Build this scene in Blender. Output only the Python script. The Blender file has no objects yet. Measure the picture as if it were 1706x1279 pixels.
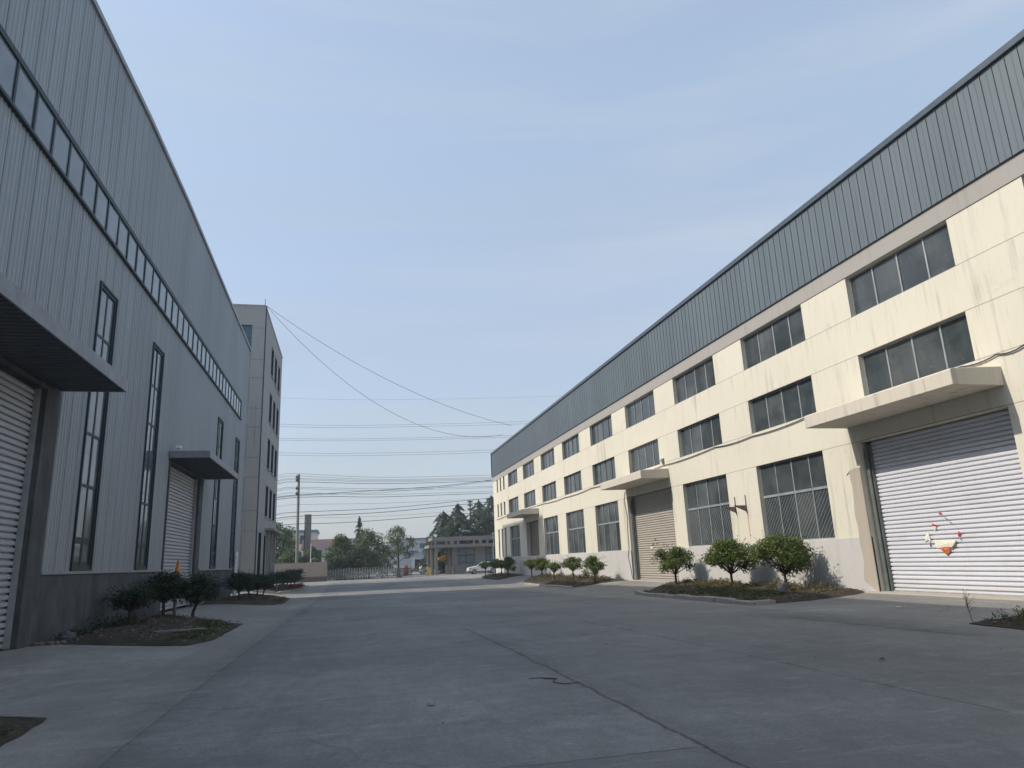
import bpy, bmesh, math, random
from mathutils import Vector, Matrix, noise as mnoise
PI = math.pi
random.seed(7)
SC = bpy.context.scene
COL = SC.collection

# ------------------------------------------------------------------ camera
CR = Vector((0.9747, -0.2198, -0.0415)); CU = Vector((-0.0139, -0.2448, 0.9695)); CF = Vector((0.2233, 0.9443, 0.2417))
FPX = 1172.75
EYE = Vector((0, 0, 1.6))
cd = bpy.data.cameras.new('camera'); cam = bpy.data.objects.new('camera', cd); COL.objects.link(cam)
m = Matrix((CR, CU, -CF)).transposed().to_4x4(); m.translation = EYE
cam.matrix_world = m
cd.sensor_width = 36.0; cd.lens = FPX / 1706 * 36.0
cd.clip_start = 0.1; cd.clip_end = 5000
SC.camera = cam

# ------------------------------------------------------------------ sky, sun, exposure
SUN_DIR = Vector((-1, 0.12, 0.815)).normalized()
SUN_EL = math.asin(SUN_DIR.z); SUN_AZ = math.atan2(SUN_DIR.x, SUN_DIR.y)
w = bpy.data.worlds.new('World'); SC.world = w; w.use_nodes = True
wt = w.node_tree; wt.nodes.clear()
wo = wt.nodes.new('ShaderNodeOutputWorld'); wb = wt.nodes.new('ShaderNodeBackground')
sky = wt.nodes.new('ShaderNodeTexSky'); sky.sky_type = 'NISHITA'; sky.sun_disc = False
sky.sun_elevation = SUN_EL; sky.sun_rotation = SUN_AZ % (2 * PI)
sky.altitude = 0; sky.air_density = 1.0; sky.dust_density = 2.2; sky.ozone_density = 1.5
wb.inputs['Strength'].default_value = 0.15
# thin high cloud veil over the whole sky, slightly streaky
tc = wt.nodes.new('ShaderNodeTexCoord'); mp = wt.nodes.new('ShaderNodeMapping'); mp.inputs['Scale'].default_value = (1.0, 1.6, 7.0); mp.inputs['Rotation'].default_value = (0, .12, .3)
nz = wt.nodes.new('ShaderNodeTexNoise'); nz.inputs['Scale'].default_value = 1.3; nz.inputs['Detail'].default_value = 5; nz.inputs['Roughness'].default_value = .5
mr = wt.nodes.new('ShaderNodeMapRange'); mr.inputs[1].default_value = .36; mr.inputs[2].default_value = .66; mr.inputs[3].default_value = .56; mr.inputs[4].default_value = .72
vm = wt.nodes.new('ShaderNodeMix'); vm.data_type = 'RGBA'; 
sz = wt.nodes.new('ShaderNodeSeparateXYZ'); hz = wt.nodes.new('ShaderNodeMapRange'); hz.inputs[1].default_value = 0; hz.inputs[2].default_value = .55
hm = wt.nodes.new('ShaderNodeMix'); hm.data_type = 'RGBA'; hm.inputs[6].default_value = (1.66, 1.72, 1.82, 1); hm.inputs[7].default_value = (1.76, 2.16, 2.62, 1)
wt.links.new(tc.outputs['Generated'], sz.inputs[0]); wt.links.new(sz.outputs[2], hz.inputs[0]); wt.links.new(hz.outputs[0], hm.inputs[0]); wt.links.new(hm.outputs[2], vm.inputs[7])
wt.links.new(tc.outputs['Generated'], mp.inputs[0]); wt.links.new(mp.outputs[0], nz.inputs['Vector']); wt.links.new(nz.outputs['Fac'], mr.inputs[0])
wt.links.new(mr.outputs[0], vm.inputs[0]); wt.links.new(sky.outputs[0], vm.inputs[6])
ns = wt.nodes.new('ShaderNodeTexNoise'); ns.inputs['Scale'].default_value = 1.1; ns.inputs['Detail'].default_value = 6; ns.inputs['Roughness'].default_value = .55; ns.inputs['Distortion'].default_value = .4
m2 = wt.nodes.new('ShaderNodeMapping'); m2.inputs['Scale'].default_value = (.8, 1.5, 9.0); m2.inputs['Rotation'].default_value = (.05, -.10, .5)
r2 = wt.nodes.new('ShaderNodeMapRange'); r2.inputs[1].default_value = .46; r2.inputs[2].default_value = .74; r2.inputs[3].default_value = 0; r2.inputs[4].default_value = .42
cm = wt.nodes.new('ShaderNodeMix'); cm.data_type = 'RGBA'; cm.inputs[7].default_value = (2.35, 2.52, 2.78, 1)
wt.links.new(tc.outputs['Generated'], m2.inputs[0]); wt.links.new(m2.outputs[0], ns.inputs['Vector']); wt.links.new(ns.outputs['Fac'], r2.inputs[0]); wt.links.new(r2.outputs[0], cm.inputs[0])
wt.links.new(vm.outputs[2], cm.inputs[6]); wt.links.new(cm.outputs[2], wb.inputs['Color']); wt.links.new(wb.outputs[0], wo.inputs['Surface'])
sd = bpy.data.lights.new('sun', 'SUN'); sun = bpy.data.objects.new('sun', sd); COL.objects.link(sun)
sd.energy = 2.0; sd.angle = math.radians(0.53); sd.color = (1.0, 0.92, 0.81)
sun.rotation_euler = SUN_DIR.to_track_quat('Z', 'Y').to_euler()
SC.view_settings.view_transform = 'Standard'; SC.view_settings.look = 'None'
SC.view_settings.gamma = 1; SC.view_settings.exposure = 0.9

# ------------------------------------------------------------------ placement helpers
XR = 17.58; XL = -7.94
def ray(px, py): return CF + CR * ((px - 853) / FPX) + CU * ((639.5 - py) / FPX)
def at_y(px, py, Y): d = ray(px, py); return EYE + d * (Y / d.y)
def at_x(px, py, X): d = ray(px, py); return EYE + d * (X / d.x)
def sst(a, b, x):
    t = min(max((x - a) / (b - a), 0), 1); return t * t * (3 - 2 * t)
def gz(X, Y):
    base = -.5 * sst(8, 52, Y) + .25 * sst(66, 92, Y)
    side = max(sst(14, 17.4, X), sst(-4, -7.8, X) * .75) * (1 - sst(80, 92, Y))
    return base * (1 - side)

# ------------------------------------------------------------------ node helpers
class NT:
    def __init__(s, name):
        s.m = bpy.data.materials.new(name); s.m.use_nodes = True; s.t = s.m.node_tree
        s.b = s.t.nodes['Principled BSDF']
    def n(s, typ, **kw):
        x = s.t.nodes.new(typ)
        for k, v in kw.items(): setattr(x, k, v)
        return x
    def set(s, sock, v):
        if hasattr(v, 'is_linked') or isinstance(v, bpy.types.NodeSocket): s.t.links.new(v, sock)
        else: sock.default_value = v
    def math(s, op, a, b=0.0, c=0.0, clamp=False):
        x = s.n('ShaderNodeMath', operation=op, use_clamp=clamp)
        s.set(x.inputs[0], a); s.set(x.inputs[1], b); s.set(x.inputs[2], c); return x.outputs[0]
    def pos(s): return s.n('ShaderNodeNewGeometry').outputs['Position']
    def obj(s): return s.n('ShaderNodeTexCoord').outputs['Object']
    def sep(s, v):
        x = s.n('ShaderNodeSeparateXYZ'); s.set(x.inputs[0], v); return x.outputs
    def mapv(s, v, scale):
        x = s.n('ShaderNodeMapping'); s.set(x.inputs[0], v); x.inputs['Scale'].default_value = scale; return x.outputs[0]
    def noise(s, v, scale, detail=4, rough=.55, dist=0.0):
        x = s.n('ShaderNodeTexNoise'); s.set(x.inputs['Vector'], v)
        x.inputs['Scale'].default_value = scale; x.inputs['Detail'].default_value = detail
        x.inputs['Roughness'].default_value = rough; x.inputs['Distortion'].default_value = dist
        return x.outputs['Fac']
    def ramp(s, f, a, b, lo=0.0, hi=1.0):
        x = s.n('ShaderNodeMapRange'); x.clamp = True
        s.set(x.inputs[0], f); s.set(x.inputs[1], a); s.set(x.inputs[2], b); s.set(x.inputs[3], lo); s.set(x.inputs[4], hi); return x.outputs[0]
    def mix(s, f, a, b, mode='MIX'):
        x = s.n('ShaderNodeMix', data_type='RGBA', blend_type=mode)
        s.set(x.inputs[0], f)
        s.set(x.inputs[6], a if not isinstance(a, tuple) else (*a, 1)); s.set(x.inputs[7], b if not isinstance(b, tuple) else (*b, 1))
        return x.outputs[2]
    def line(s, c, at, half):      # 1 on |c-at|<half
        d = s.math('ABSOLUTE', s.math('SUBTRACT', c, at)); return s.ramp(d, half * .5, half * 1.4, 1, 0)
    def bump(s, h, strength=.3, dist=.02):
        x = s.n('ShaderNodeBump'); x.inputs['Strength'].default_value = strength; x.inputs['Distance'].default_value = dist
        s.set(x.inputs['Height'], h); s.t.links.new(x.outputs[0], s.b.inputs['Normal'])
    def col(s, v): s.set(s.b.inputs['Base Color'], v if not isinstance(v, tuple) else (*v, 1))
    def fin(s, rough=.6, metal=0.0, spec=.5):
        s.set(s.b.inputs['Roughness'], rough); s.b.inputs['Metallic'].default_value = metal
        s.b.inputs['Specular IOR Level'].default_value = spec; return s.m

def simple(name, c, rough=.6, metal=0.0, var=.18, scale=3.0, spec=.5, local=False):
    t = NT(name); v = t.obj() if local else t.pos()
    f = t.ramp(t.noise(v, scale), .3, .7)
    t.col(t.mix(f, tuple(x * (1 - var) for x in c), tuple(min(1, x * (1 + var)) for x in c)))
    return t.fin(rough, metal, spec)

def painted_wall(name, c, stain, lines=(), streak=.5, rust=False, lw=.013):
    t = NT(name); p = t.pos(); s = t.sep(p)
    big = t.ramp(t.noise(p, .35, 5), .35, .7)
    base = t.mix(t.math('MULTIPLY', big, .35), c, tuple(x * .86 for x in c))
    st = t.noise(t.mapv(p, (1.6, 1.6, .11)), 1.7, 6, .62)
    st = t.ramp(st, .54, .74)
    st2 = t.ramp(t.noise(p, .22, 3), .42, .62)
    base = t.mix(t.math('MULTIPLY', t.math('MULTIPLY', st, st2), streak), base, stain)
    fine = t.ramp(t.noise(t.mapv(p, (6, 6, .5)), 2.2, 5), .6, .8)
    base = t.mix(t.math('MULTIPLY', fine, .22 * streak / .5), base, stain)
    blot = t.ramp(t.noise(p, 1.1, 6, .7), .62, .78)
    base = t.mix(t.math('MULTIPLY', blot, .28), base, stain)
    for z in lines:
        base = t.mix(t.math('MULTIPLY', t.line(t.math('ADD', s[2], t.math('MULTIPLY', t.noise(p, 1.5, 2), .012)), z + .006, lw), .62), base, (.12, .10, .08))
        # run-off marks that hang below each joint
        d = t.math('SUBTRACT', z, s[2])
        below = t.math('MULTIPLY', t.ramp(d, 0, .05), t.ramp(d, .1, .9, 1, 0))
        dr = t.ramp(t.noise(t.mapv(p, (5, 5, .02)), 1.6, 4, .7), .55, .75)
        base = t.mix(t.math('MULTIPLY', t.math('MULTIPLY', below, dr), .5), base, stain)
    if rust:
        for y, colr, z0 in ((29.18, (.45, .20, .05), 3.2), (30.1, (.5, .42, .16), 3.2)):
            ln = t.line(t.math('ADD', s[1], t.math('MULTIPLY', t.noise(p, 2.0, 2), .02)), y, .035)
            zz = t.math('MULTIPLY', t.ramp(s[2], 1.86, 2.3), t.ramp(s[2], z0 - .05, z0, 1, 0))
            base = t.mix(t.math('MULTIPLY', t.math('MULTIPLY', ln, zz), .8), base, colr)
    t.col(base)
    t.bump(t.noise(p, 14, 4), .12, .01)
    return t.fin(.85, 0, .25)

LINES = (5.15, 6.62, 8.13, 9.56)
M = {}
M['cream'] = painted_wall('cream_paint', (.69, .655, .545), (.27, .245, .20), LINES, .85, True)
M['beam'] = painted_wall('stained_beam', (.37, .355, .33), (.20, .18, .15), (), .8)
M['plinth_pale'] = painted_wall('pale_grey_plinth', (.55, .535, .515), (.33, .31, .29), (), .7)
M['raw'] = painted_wall('raw_cement', (.45, .40, .33), (.28, .24, .19), (), .6)
M['office'] = painted_wall('weathered_render', (.365, .365, .355), (.13, .13, .125), (6.8, 9.8, 11.6, 14.4, 16.2, 19.1, 20.9, 24.0, 5.02), 1.1, False, .026)
t = NT('streaked_dark_plinth'); p = t.pos()
a_ = t.ramp(t.noise(t.mapv(p, (1.1, 1.1, .5)), 1.3, 8, .7), .36, .66); c_ = t.ramp(t.noise(p, .8, 6, .7), .40, .62); d_ = t.ramp(t.noise(t.mapv(p, (7, 7, .22)), 1.6, 5, .7), .55, .75)
b_ = t.mix(a_, (.075, .080, .086), (.145, .150, .156)); b_ = t.mix(t.math('MULTIPLY', c_, .5), b_, (.058, .063, .070)); b_ = t.mix(t.math('MULTIPLY', d_, .55), b_, (.22, .225, .23))
t.col(b_); t.bump(t.noise(p, 12, 5), .2, .01); M['plinth_dark'] = t.fin(.9, 0, .2)
M['canopy'] = painted_wall('canopy_cement', (.62, .57, .48), (.24, .21, .17), (), .8)
M['bound'] = painted_wall('boundary_render', (.40, .33, .28), (.20, .17, .15), (), .8)
M['guard'] = painted_wall('guard_house_render', (.27, .25, .23), (.12, .11, .10), (), .9)

def cladding(name, c, metal, rough):
    t = NT(name); p = t.pos()
    f = t.ramp(t.noise(t.mapv(p, (1, .6, .12)), .8, 5), .35, .7)
    g = t.ramp(t.noise(t.mapv(p, (3, 3, .15)), 2.0, 5, .65), .5, .8)
    b = t.mix(f, c, tuple(x * .82 for x in c)); b = t.mix(t.math('MULTIPLY', g, .3), b, tuple(x * .6 for x in c))
    # every sheet has a slightly different tone
    y = t.math('FLOOR', t.math('DIVIDE', t.sep(p)[1], .8)); wn = t.n('ShaderNodeTexWhiteNoise', noise_dimensions='1D'); t.set(wn.inputs['W'], y)
    b = t.mix(t.math('MULTIPLY', wn.outputs['Value'], .12), b, tuple(x * .7 for x in c))
    t.col(b); return t.fin(rough, metal, .5)
M['clad_left'] = cladding('grey_cladding', (.335, .365, .39), .0, .5)
M['clad_right'] = cladding('slate_blue_cladding', (.125, .158, .178), .0, .45)
M['trim_left'] = simple('grey_trim', (.25, .27, .29), .45)
M['trim_dark'] = simple('slate_trim', (.055, .075, .095), .4)
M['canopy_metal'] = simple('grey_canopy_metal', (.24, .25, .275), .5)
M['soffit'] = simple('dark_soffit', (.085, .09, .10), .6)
M['frame_teal'] = simple('dark_teal_frame', (.018, .032, .040), .55)
M['alu'] = simple('aluminium', (.36, .385, .39), .4, .3)
M['alu_dark'] = simple('dull_aluminium', (.14, .155, .155), .45, .2)
M['steel'] = simple('painted_steel', (.15, .17, .16), .5, .2)
M['rusty'] = simple('rusty_steel', (.17, .14, .11), .8)
M['black'] = simple('black_rubber', (.02, .02, .022), .7)
M['white'] = simple('white_paint', (.8, .8, .8), .35, 0, .03, 1.0, .6, True)
M['car_white'] = simple('white_car_paint', (.78, .79, .80), .18, 0, .02, 1, .6, True)
M['orange'] = simple('orange_plastic', (.52, .12, .04), .45, 0, .1, 6, .5, True)
M['yellow'] = simple('yellow_paint', (.68, .33, .03), .45, 0, .12, 5, .5, True)
M['yellow_box'] = simple('yellow_cabinet', (.70, .50, .08), .5, 0, .12, 5, .5, True)
M['red'] = simple('red_paper', (.55, .03, .06), .7, 0, .3, 20)
M['paper'] = simple('cream_paper', (.78, .74, .62), .8, 0, .12, 12)
M['fire'] = simple('orange_print', (.48, .13, .04), .7, 0, .7, 24)
M['concrete_pole'] = simple('pole_concrete', (.23, .22, .20), .85, 0, .2, 2)
M['bark'] = simple('bark', (.075, .060, .048), .9, 0, .35, 14, .2, True)
M['bark_pale'] = simple('pale_bark', (.25, .20, .15), .9, 0, .3, 14, .2, True)
M['lime_bark'] = simple('whitewashed_bark', (.42, .38, .32), .9, 0, .25, 10, .2, True)
M['red_roof'] = simple('red_roof_sheet', (.095, .055, .055), .7, 0, .2, .6)
M['blue_roof'] = simple('blue_roof_sheet', (.10, .16, .26), .6, 0, .15, .6)
M['yellow_wall'] = painted_wall('pale_yellow_render', (.62, .57, .42), (.4, .36, .28), (), .4)
M['grey_wall'] = painted_wall('pale_grey_render', (.50, .50, .50), (.34, .33, .32), (), .4)
M['white_wall'] = painted_wall('white_render', (.66, .66, .66), (.45, .44, .43), (), .3)
M['shop_blue'] = simple('blue_sign_paint', (.05, .09, .28), .5)
M['sign_face'] = simple('pale_blue_sign', (.42, .50, .60), .5)
M['shutter_far'] = simple('far_shutter', (.42, .43, .46), .6)
M['bin_grey'] = simple('grey_plastic', (.16, .17, .19), .5, 0, .15, 5, .4, True)
M['brick'] = simple('weathered_brick', (.15, .12, .11), .9, 0, .35, 4)
M['wire'] = simple('cable', (.05, .055, .06), .6)

def glass(name, c, rough=.06, spec=.5, dirt=.25, vary=.5):
    t = NT(name); p = t.pos(); rp = t.n('ShaderNodeNewGeometry').outputs['Random Per Island']
    f = t.ramp(t.noise(t.mapv(p, (1, 1, .35)), 1.1, 5), .42, .75)
    g = t.ramp(t.noise(p, 5.0, 5, .7), .60, .72)
    f = t.math('ADD', t.math('MULTIPLY', f, dirt), t.math('MULTIPLY', t.math('POWER', rp, 2.2), dirt * vary))
    b = t.mix(f, c, (.24, .245, .24)); b = t.mix(t.math('MULTIPLY', g, dirt * .6), b, (.4, .4, .38))
    sh = t.ramp(t.noise(t.mapv(p, (.5, .5, 1.2)), .9, 3), .45, .6)                   # dim shapes of the room behind
    b = t.mix(t.math('MULTIPLY', sh, .35), b, tuple(x * .35 for x in c))
    t.col(b); t.bump(t.noise(p, .9, 2), .08, .03)
    t.set(t.b.inputs['Roughness'], t.ramp(f, 0, .4, rough, rough + .25))
    t.b.inputs['Specular IOR Level'].default_value = spec
    return t.m
M['glass_right'] = glass('dusty_dark_glass', (.040, .052, .056), .07, .5, .26, .9)
M['glass_left'] = glass('reflection_toned_glass', (.16, .185, .20), .06, .8, .12)  # base colour lightened to stand in for reflected sky and cream wall
M['glass_band'] = glass('clerestory_glass', (.16, .185, .21), .10, .7, .15)
M['glass_office'] = glass('office_glass', (.02, .027, .035), .25, .18, .1)
M['glass_blue'] = glass('blue_glass', (.05, .13, .18), .06, .6, .1)
M['glass_guard'] = glass('white_reflection_glass', (.15, .21, .22), .1, .5, .3)  # white reflection on the panes is painted into the pale base colour
M['glass_car'] = glass('car_glass', (.012, .014, .016), .12, .12, .02)

def slat_paint(name, c, dirt):
    t = NT(name); p = t.pos()
    f = t.ramp(t.noise(t.mapv(p, (1, .5, 2.5)), 1.3, 6, .65), .5, .75)
    g = t.ramp(t.noise(t.mapv(p, (4, 4, .3)), 1.5, 5), .58, .78)
    low = t.ramp(t.sep(p)[2], 0, .5, .35, 0)
    b = t.mix(t.math('MULTIPLY', f, .22), c, dirt); b = t.mix(t.math('MULTIPLY', g, .25), b, dirt); b = t.mix(low, b, dirt)
    t.col(b); return t.fin(.45, 0, .5)
M['slat_white'] = slat_paint('white_slats', (.70, .71, .755), (.38, .35, .32))
M['slat_beige'] = slat_paint('beige_slats', (.50, .46, .40), (.28, .24, .19))
M['slat_brown'] = slat_paint('brown_slats', (.20, .155, .13), (.09, .07, .06))
M['slat_grey'] = slat_paint('grey_white_slats', (.43, .445, .485), (.26, .25, .25))

def leafmat(name, dark, light):
    t = NT(name); g = t.n('ShaderNodeNewGeometry'); r = g.outputs['Random Per Island']
    n = t.ramp(t.noise(t.obj(), 1.6, 2), .35, .65)
    f = t.math('ADD', t.math('MULTIPLY', r, .65), t.math('MULTIPLY', n, .35))
    t.col(t.mix(f, dark, light))
    t.b.inputs['Subsurface Weight'].default_value = 0
    t.b.inputs['Transmission Weight'].default_value = 0
    t.fin(.5, 0, .35)
    # thin leaves let some light through
    tr = t.n('ShaderNodeBsdfTranslucent'); t.set(tr.inputs['Color'], t.mix(f, tuple(x * 1.3 for x in dark), tuple(x * 1.5 for x in light)))
    mx = t.n('ShaderNodeMixShader'); mx.inputs[0].default_value = .22
    out = t.t.nodes['Material Output']
    t.t.links.new(t.b.outputs[0], mx.inputs[1]); t.t.links.new(tr.outputs[0], mx.inputs[2]); t.t.links.new(mx.outputs[0], out.inputs['Surface'])
    return t.m
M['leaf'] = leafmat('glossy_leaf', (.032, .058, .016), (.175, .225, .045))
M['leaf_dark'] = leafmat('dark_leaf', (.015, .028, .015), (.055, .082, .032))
M['leaf_mid'] = leafmat('broad_leaf', (.038, .066, .026), (.14, .19, .06))
M['leaf_conifer'] = leafmat('conifer_needles', (.028, .052, .034), (.095, .145, .075))
M['leaf_red'] = leafmat('red_leaf', (.10, .015, .02), (.20, .03, .035))
M['leaf_dry'] = leafmat('dry_weed', (.07, .07, .03), (.20, .17, .08))
M['weed'] = leafmat('weed_green', (.03, .05, .015), (.12, .14, .04))

# ------------------------------------------------------------------ mesh helpers
def obj(name, bm, mat, parent=None, smooth=False, recalc=True):
    if recalc: bmesh.ops.recalc_face_normals(bm, faces=bm.faces)
    me = bpy.data.meshes.new(name)
    if parent is not None:
        L = Vector((0, 0, 0)); q = parent
        while q is not None: L += q.location; q = q.parent
        for v in bm.verts: v.co -= L
    bm.to_mesh(me); bm.free()
    mats = mat if isinstance(mat, (list, tuple)) else [mat]
    for q in mats: me.materials.append(q)
    if smooth:
        for p in me.polygons: p.use_smooth = True
    o = bpy.data.objects.new(name, me); COL.objects.link(o)
    if parent is not None: o.parent = parent
    return o
def tag(o, label=None, cat=None, group=None, kind=None):
    if label: o['label'] = label
    if cat: o['category'] = cat
    if group: o['group'] = group
    if kind: o['kind'] = kind
    return o
def thing(name, label, cat, loc, group=None):
    o = bpy.data.objects.new(name, None); COL.objects.link(o); o.location = loc; o.empty_display_size = .3
    return tag(o, label, cat, group)
def struct(name, bm, mat, smooth=False):
    return tag(obj(name, bm, mat, None, smooth), None, None, None, 'structure')
def dup(root, loc, rz, scale, label, group):
    r = root.copy(); COL.objects.link(r); r.location = loc; r.rotation_euler = (0, 0, rz); r.scale = scale
    r['label'] = label
    if group: r['group'] = group
    for ch in list(root.children):
        c = ch.copy(); COL.objects.link(c); c.parent = r
    return r
def B(): return bmesh.new()
def face(bm, pts, mi=0):
    f = bm.faces.new([bm.verts.new(p) for p in pts]); f.material_index = mi; return f
def box(bm, x0, x1, y0, y1, z0, z1, mi=0, bev=0):
    r = bmesh.ops.create_cube(bm, size=1)
    for v in r['verts']:
        v.co = Vector(((x0 + x1) / 2 + v.co.x * (x1 - x0), (y0 + y1) / 2 + v.co.y * (y1 - y0), (z0 + z1) / 2 + v.co.z * (z1 - z0)))
    fs = {f for v in r['verts'] for f in v.link_faces}
    for f in fs: f.material_index = mi
    if bev:
        es = {e for v in r['verts'] for e in v.link_edges}
        bmesh.ops.bevel(bm, geom=list(es), offset=bev, segments=2, affect='EDGES', profile=.7)
def tube(bm, pts, rad, n=6, mi=0, cap=True):
    pts = [Vector(p) for p in pts]; rads = rad if isinstance(rad, (list, tuple)) else [rad] * len(pts)
    rings = []
    for i, p in enumerate(pts):
        d = (pts[min(i + 1, len(pts) - 1)] - pts[max(i - 1, 0)]).normalized()
        a = d.orthogonal().normalized() if abs(d.z) > .9 else d.cross(Vector((0, 0, 1))).normalized()
        b = d.cross(a)
        rings.append([bm.verts.new(p + (a * math.cos(2 * PI * k / n) + b * math.sin(2 * PI * k / n)) * rads[i]) for k in range(n)])
    for i in range(len(rings) - 1):
        for k in range(n):
            f = bm.faces.new((rings[i][k], rings[i][(k + 1) % n], rings[i + 1][(k + 1) % n], rings[i + 1][k])); f.material_index = mi
    if cap:
        bm.faces.new(rings[0][::-1]).material_index = mi; bm.faces.new(rings[-1]).material_index = mi
def lathe(bm, c, prof, n=12, mi=0):
    tube(bm, [Vector(c) + Vector((0, 0, z)) for r, z in prof], [r for r, z in prof], n, mi)
def prism(bm, poly, axis, a, b, mi=0):
    # poly = list of 2-D points; extruded along axis from a to b
    def P(u, v, t): return {'x': (t, u, v), 'y': (u, t, v), 'z': (u, v, t)}[axis]
    lo = [bm.verts.new(P(u, v, a)) for u, v in poly]; hi = [bm.verts.new(P(u, v, b)) for u, v in poly]
    n = len(poly); fs = [bm.faces.new(lo), bm.faces.new(hi)]
    for i in range(n): fs.append(bm.faces.new((lo[i], lo[(i + 1) % n], hi[(i + 1) % n], hi[i])))
    for f in fs: f.material_index = mi
def strips(a0, a1, z0, z1, ops):
    ys = sorted({a0, a1, *[v for o in ops for v in o[:2] if a0 < v < a1]})
    for y0, y1 in zip(ys[:-1], ys[1:]):
        mid = (y0 + y1) / 2; z = z0
        for o in sorted([o for o in ops if o[0] < mid < o[1]], key=lambda o: o[2]):
            if o[2] > z: yield y0, y1, z, min(o[2], z1)
            z = max(z, o[3])
        if z < z1: yield y0, y1, z, z1
def flat_wall_x(bm, X, y0, y1, z0, z1, ops, depth):
    for a, b, c, d in strips(y0, y1, z0, z1, ops): face(bm, [(X, a, c), (X, b, c), (X, b, d), (X, a, d)])
    for a, b, c, d in ops:                                  # reveals
        for p, q in (((a, c), (a, d)), ((a, d), (b, d)), ((b, d), (b, c)), ((b, c), (a, c))):
            face(bm, [(X, p[0], p[1]), (X, q[0], q[1]), (X + depth, q[0], q[1]), (X + depth, p[0], p[1])])
def flat_wall_y(bm, Y, x0, x1, z0, z1, ops, depth):
    for a, b, c, d in strips(x0, x1, z0, z1, ops): face(bm, [(a, Y, c), (b, Y, c), (b, Y, d), (a, Y, d)])
    for a, b, c, d in ops:
        for p, q in (((a, c), (a, d)), ((a, d), (b, d)), ((b, d), (b, c)), ((b, c), (a, c))):
            face(bm, [(p[0], Y, p[1]), (q[0], Y, q[1]), (q[0], Y + depth, q[1]), (p[0], Y + depth, p[1])])
def corr(bm, X, y0, y1, z0, z1, prof, pitch, topf=None):
    """vertical corrugated sheet; prof = [(offset along y in pitch, offset in x)]"""
    ks = range(math.floor(y0 / pitch) - 1, math.ceil(y1 / pitch) + 2)
    pts = [(k * pitch + a, dx) for k in ks for a, dx in prof]
    def dx_at(y):
        for (ya, da), (yb, db) in zip(pts[:-1], pts[1:]):
            if ya <= y <= yb: return da + (db - da) * ((y - ya) / (yb - ya) if yb > ya else 0)
        return 0
    row = [(y0, dx_at(y0))] + [p for p in pts if y0 < p[0] < y1] + [(y1, dx_at(y1))]
    vs = []
    for y, dx in row:
        t = topf(y) if topf else z1
        vs.append((bm.verts.new((X + dx, y, z0)), bm.verts.new((X + dx, y, t))))
    for a, b in zip(vs[:-1], vs[1:]): bm.faces.new((a[0], b[0], b[1], a[1]))
def slats(bm, X, y0, y1, z0, z1, out, pitch=.135, amp=.032):
    """roller curtain of rounded laths facing direction out (+1/-1 in x)"""
    n = max(1, round((z1 - z0) / pitch)); h = (z1 - z0) / n; rows = []
    for i in range(n):
        for t, d in ((0.0, -.8), (.03, .8), (.10, .97), (.25, 1.03), (.5, 1.06), (.62, 1.0), (.67, .85), (.71, -.7), (.85, -.85)):
            rows.append((z0 + (i + t) * h, d * amp))
    rows.append((z1, 0)); prev = None
    for z, d in rows:
        cur = (bm.verts.new((X + out * d, y0, z)), bm.verts.new((X + out * d, y1, z)))
        if prev: bm.faces.new((prev[0], prev[1], cur[1], cur[0]))
        prev = cur
def panes_x(bm, X, cells, out):
    for y0, y1, z0, z1 in cells:
        a, b = random.uniform(-.006, .006), random.uniform(-.006, .006)
        face(bm, [(X + a, y0, z0), (X - a, y1, z0), (X - a + b, y1, z1), (X + a + b, y0, z1)])

# ================================================================== GROUND
def axis(breaks):
    out = []
    for a, b, st in breaks:
        n = max(1, round((b - a) / st)); out += [a + (b - a) * i / n for i in range(n)]
    return out + [breaks[-1][1]]
GX = axis([(-700, -100, 150), (-100, -30, 14), (-30, -7.9, 4.42), (-7.9, -2.1, .58), (-2.1, 11.7, 1.15), (11.7, 17.6, .295), (17.6, 40, 4.48), (40, 120, 16), (120, 700, 145)])
GY = axis([(-60, -8, 10), (-8, 104, 1.0), (104, 200, 12), (200, 2000, 225)])
def rough_z(x, y):
    return gz(x, y)
def sheet(xs, ys, dz):
    bm = B(); g = [[bm.verts.new((x, y, rough_z(x, y) + dz)) for x in xs] for y in ys]
    for j in range(len(ys) - 1):
        for i in range(len(xs) - 1): bm.faces.new((g[j][i], g[j][i + 1], g[j + 1][i + 1], g[j + 1][i]))
    return bm
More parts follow.
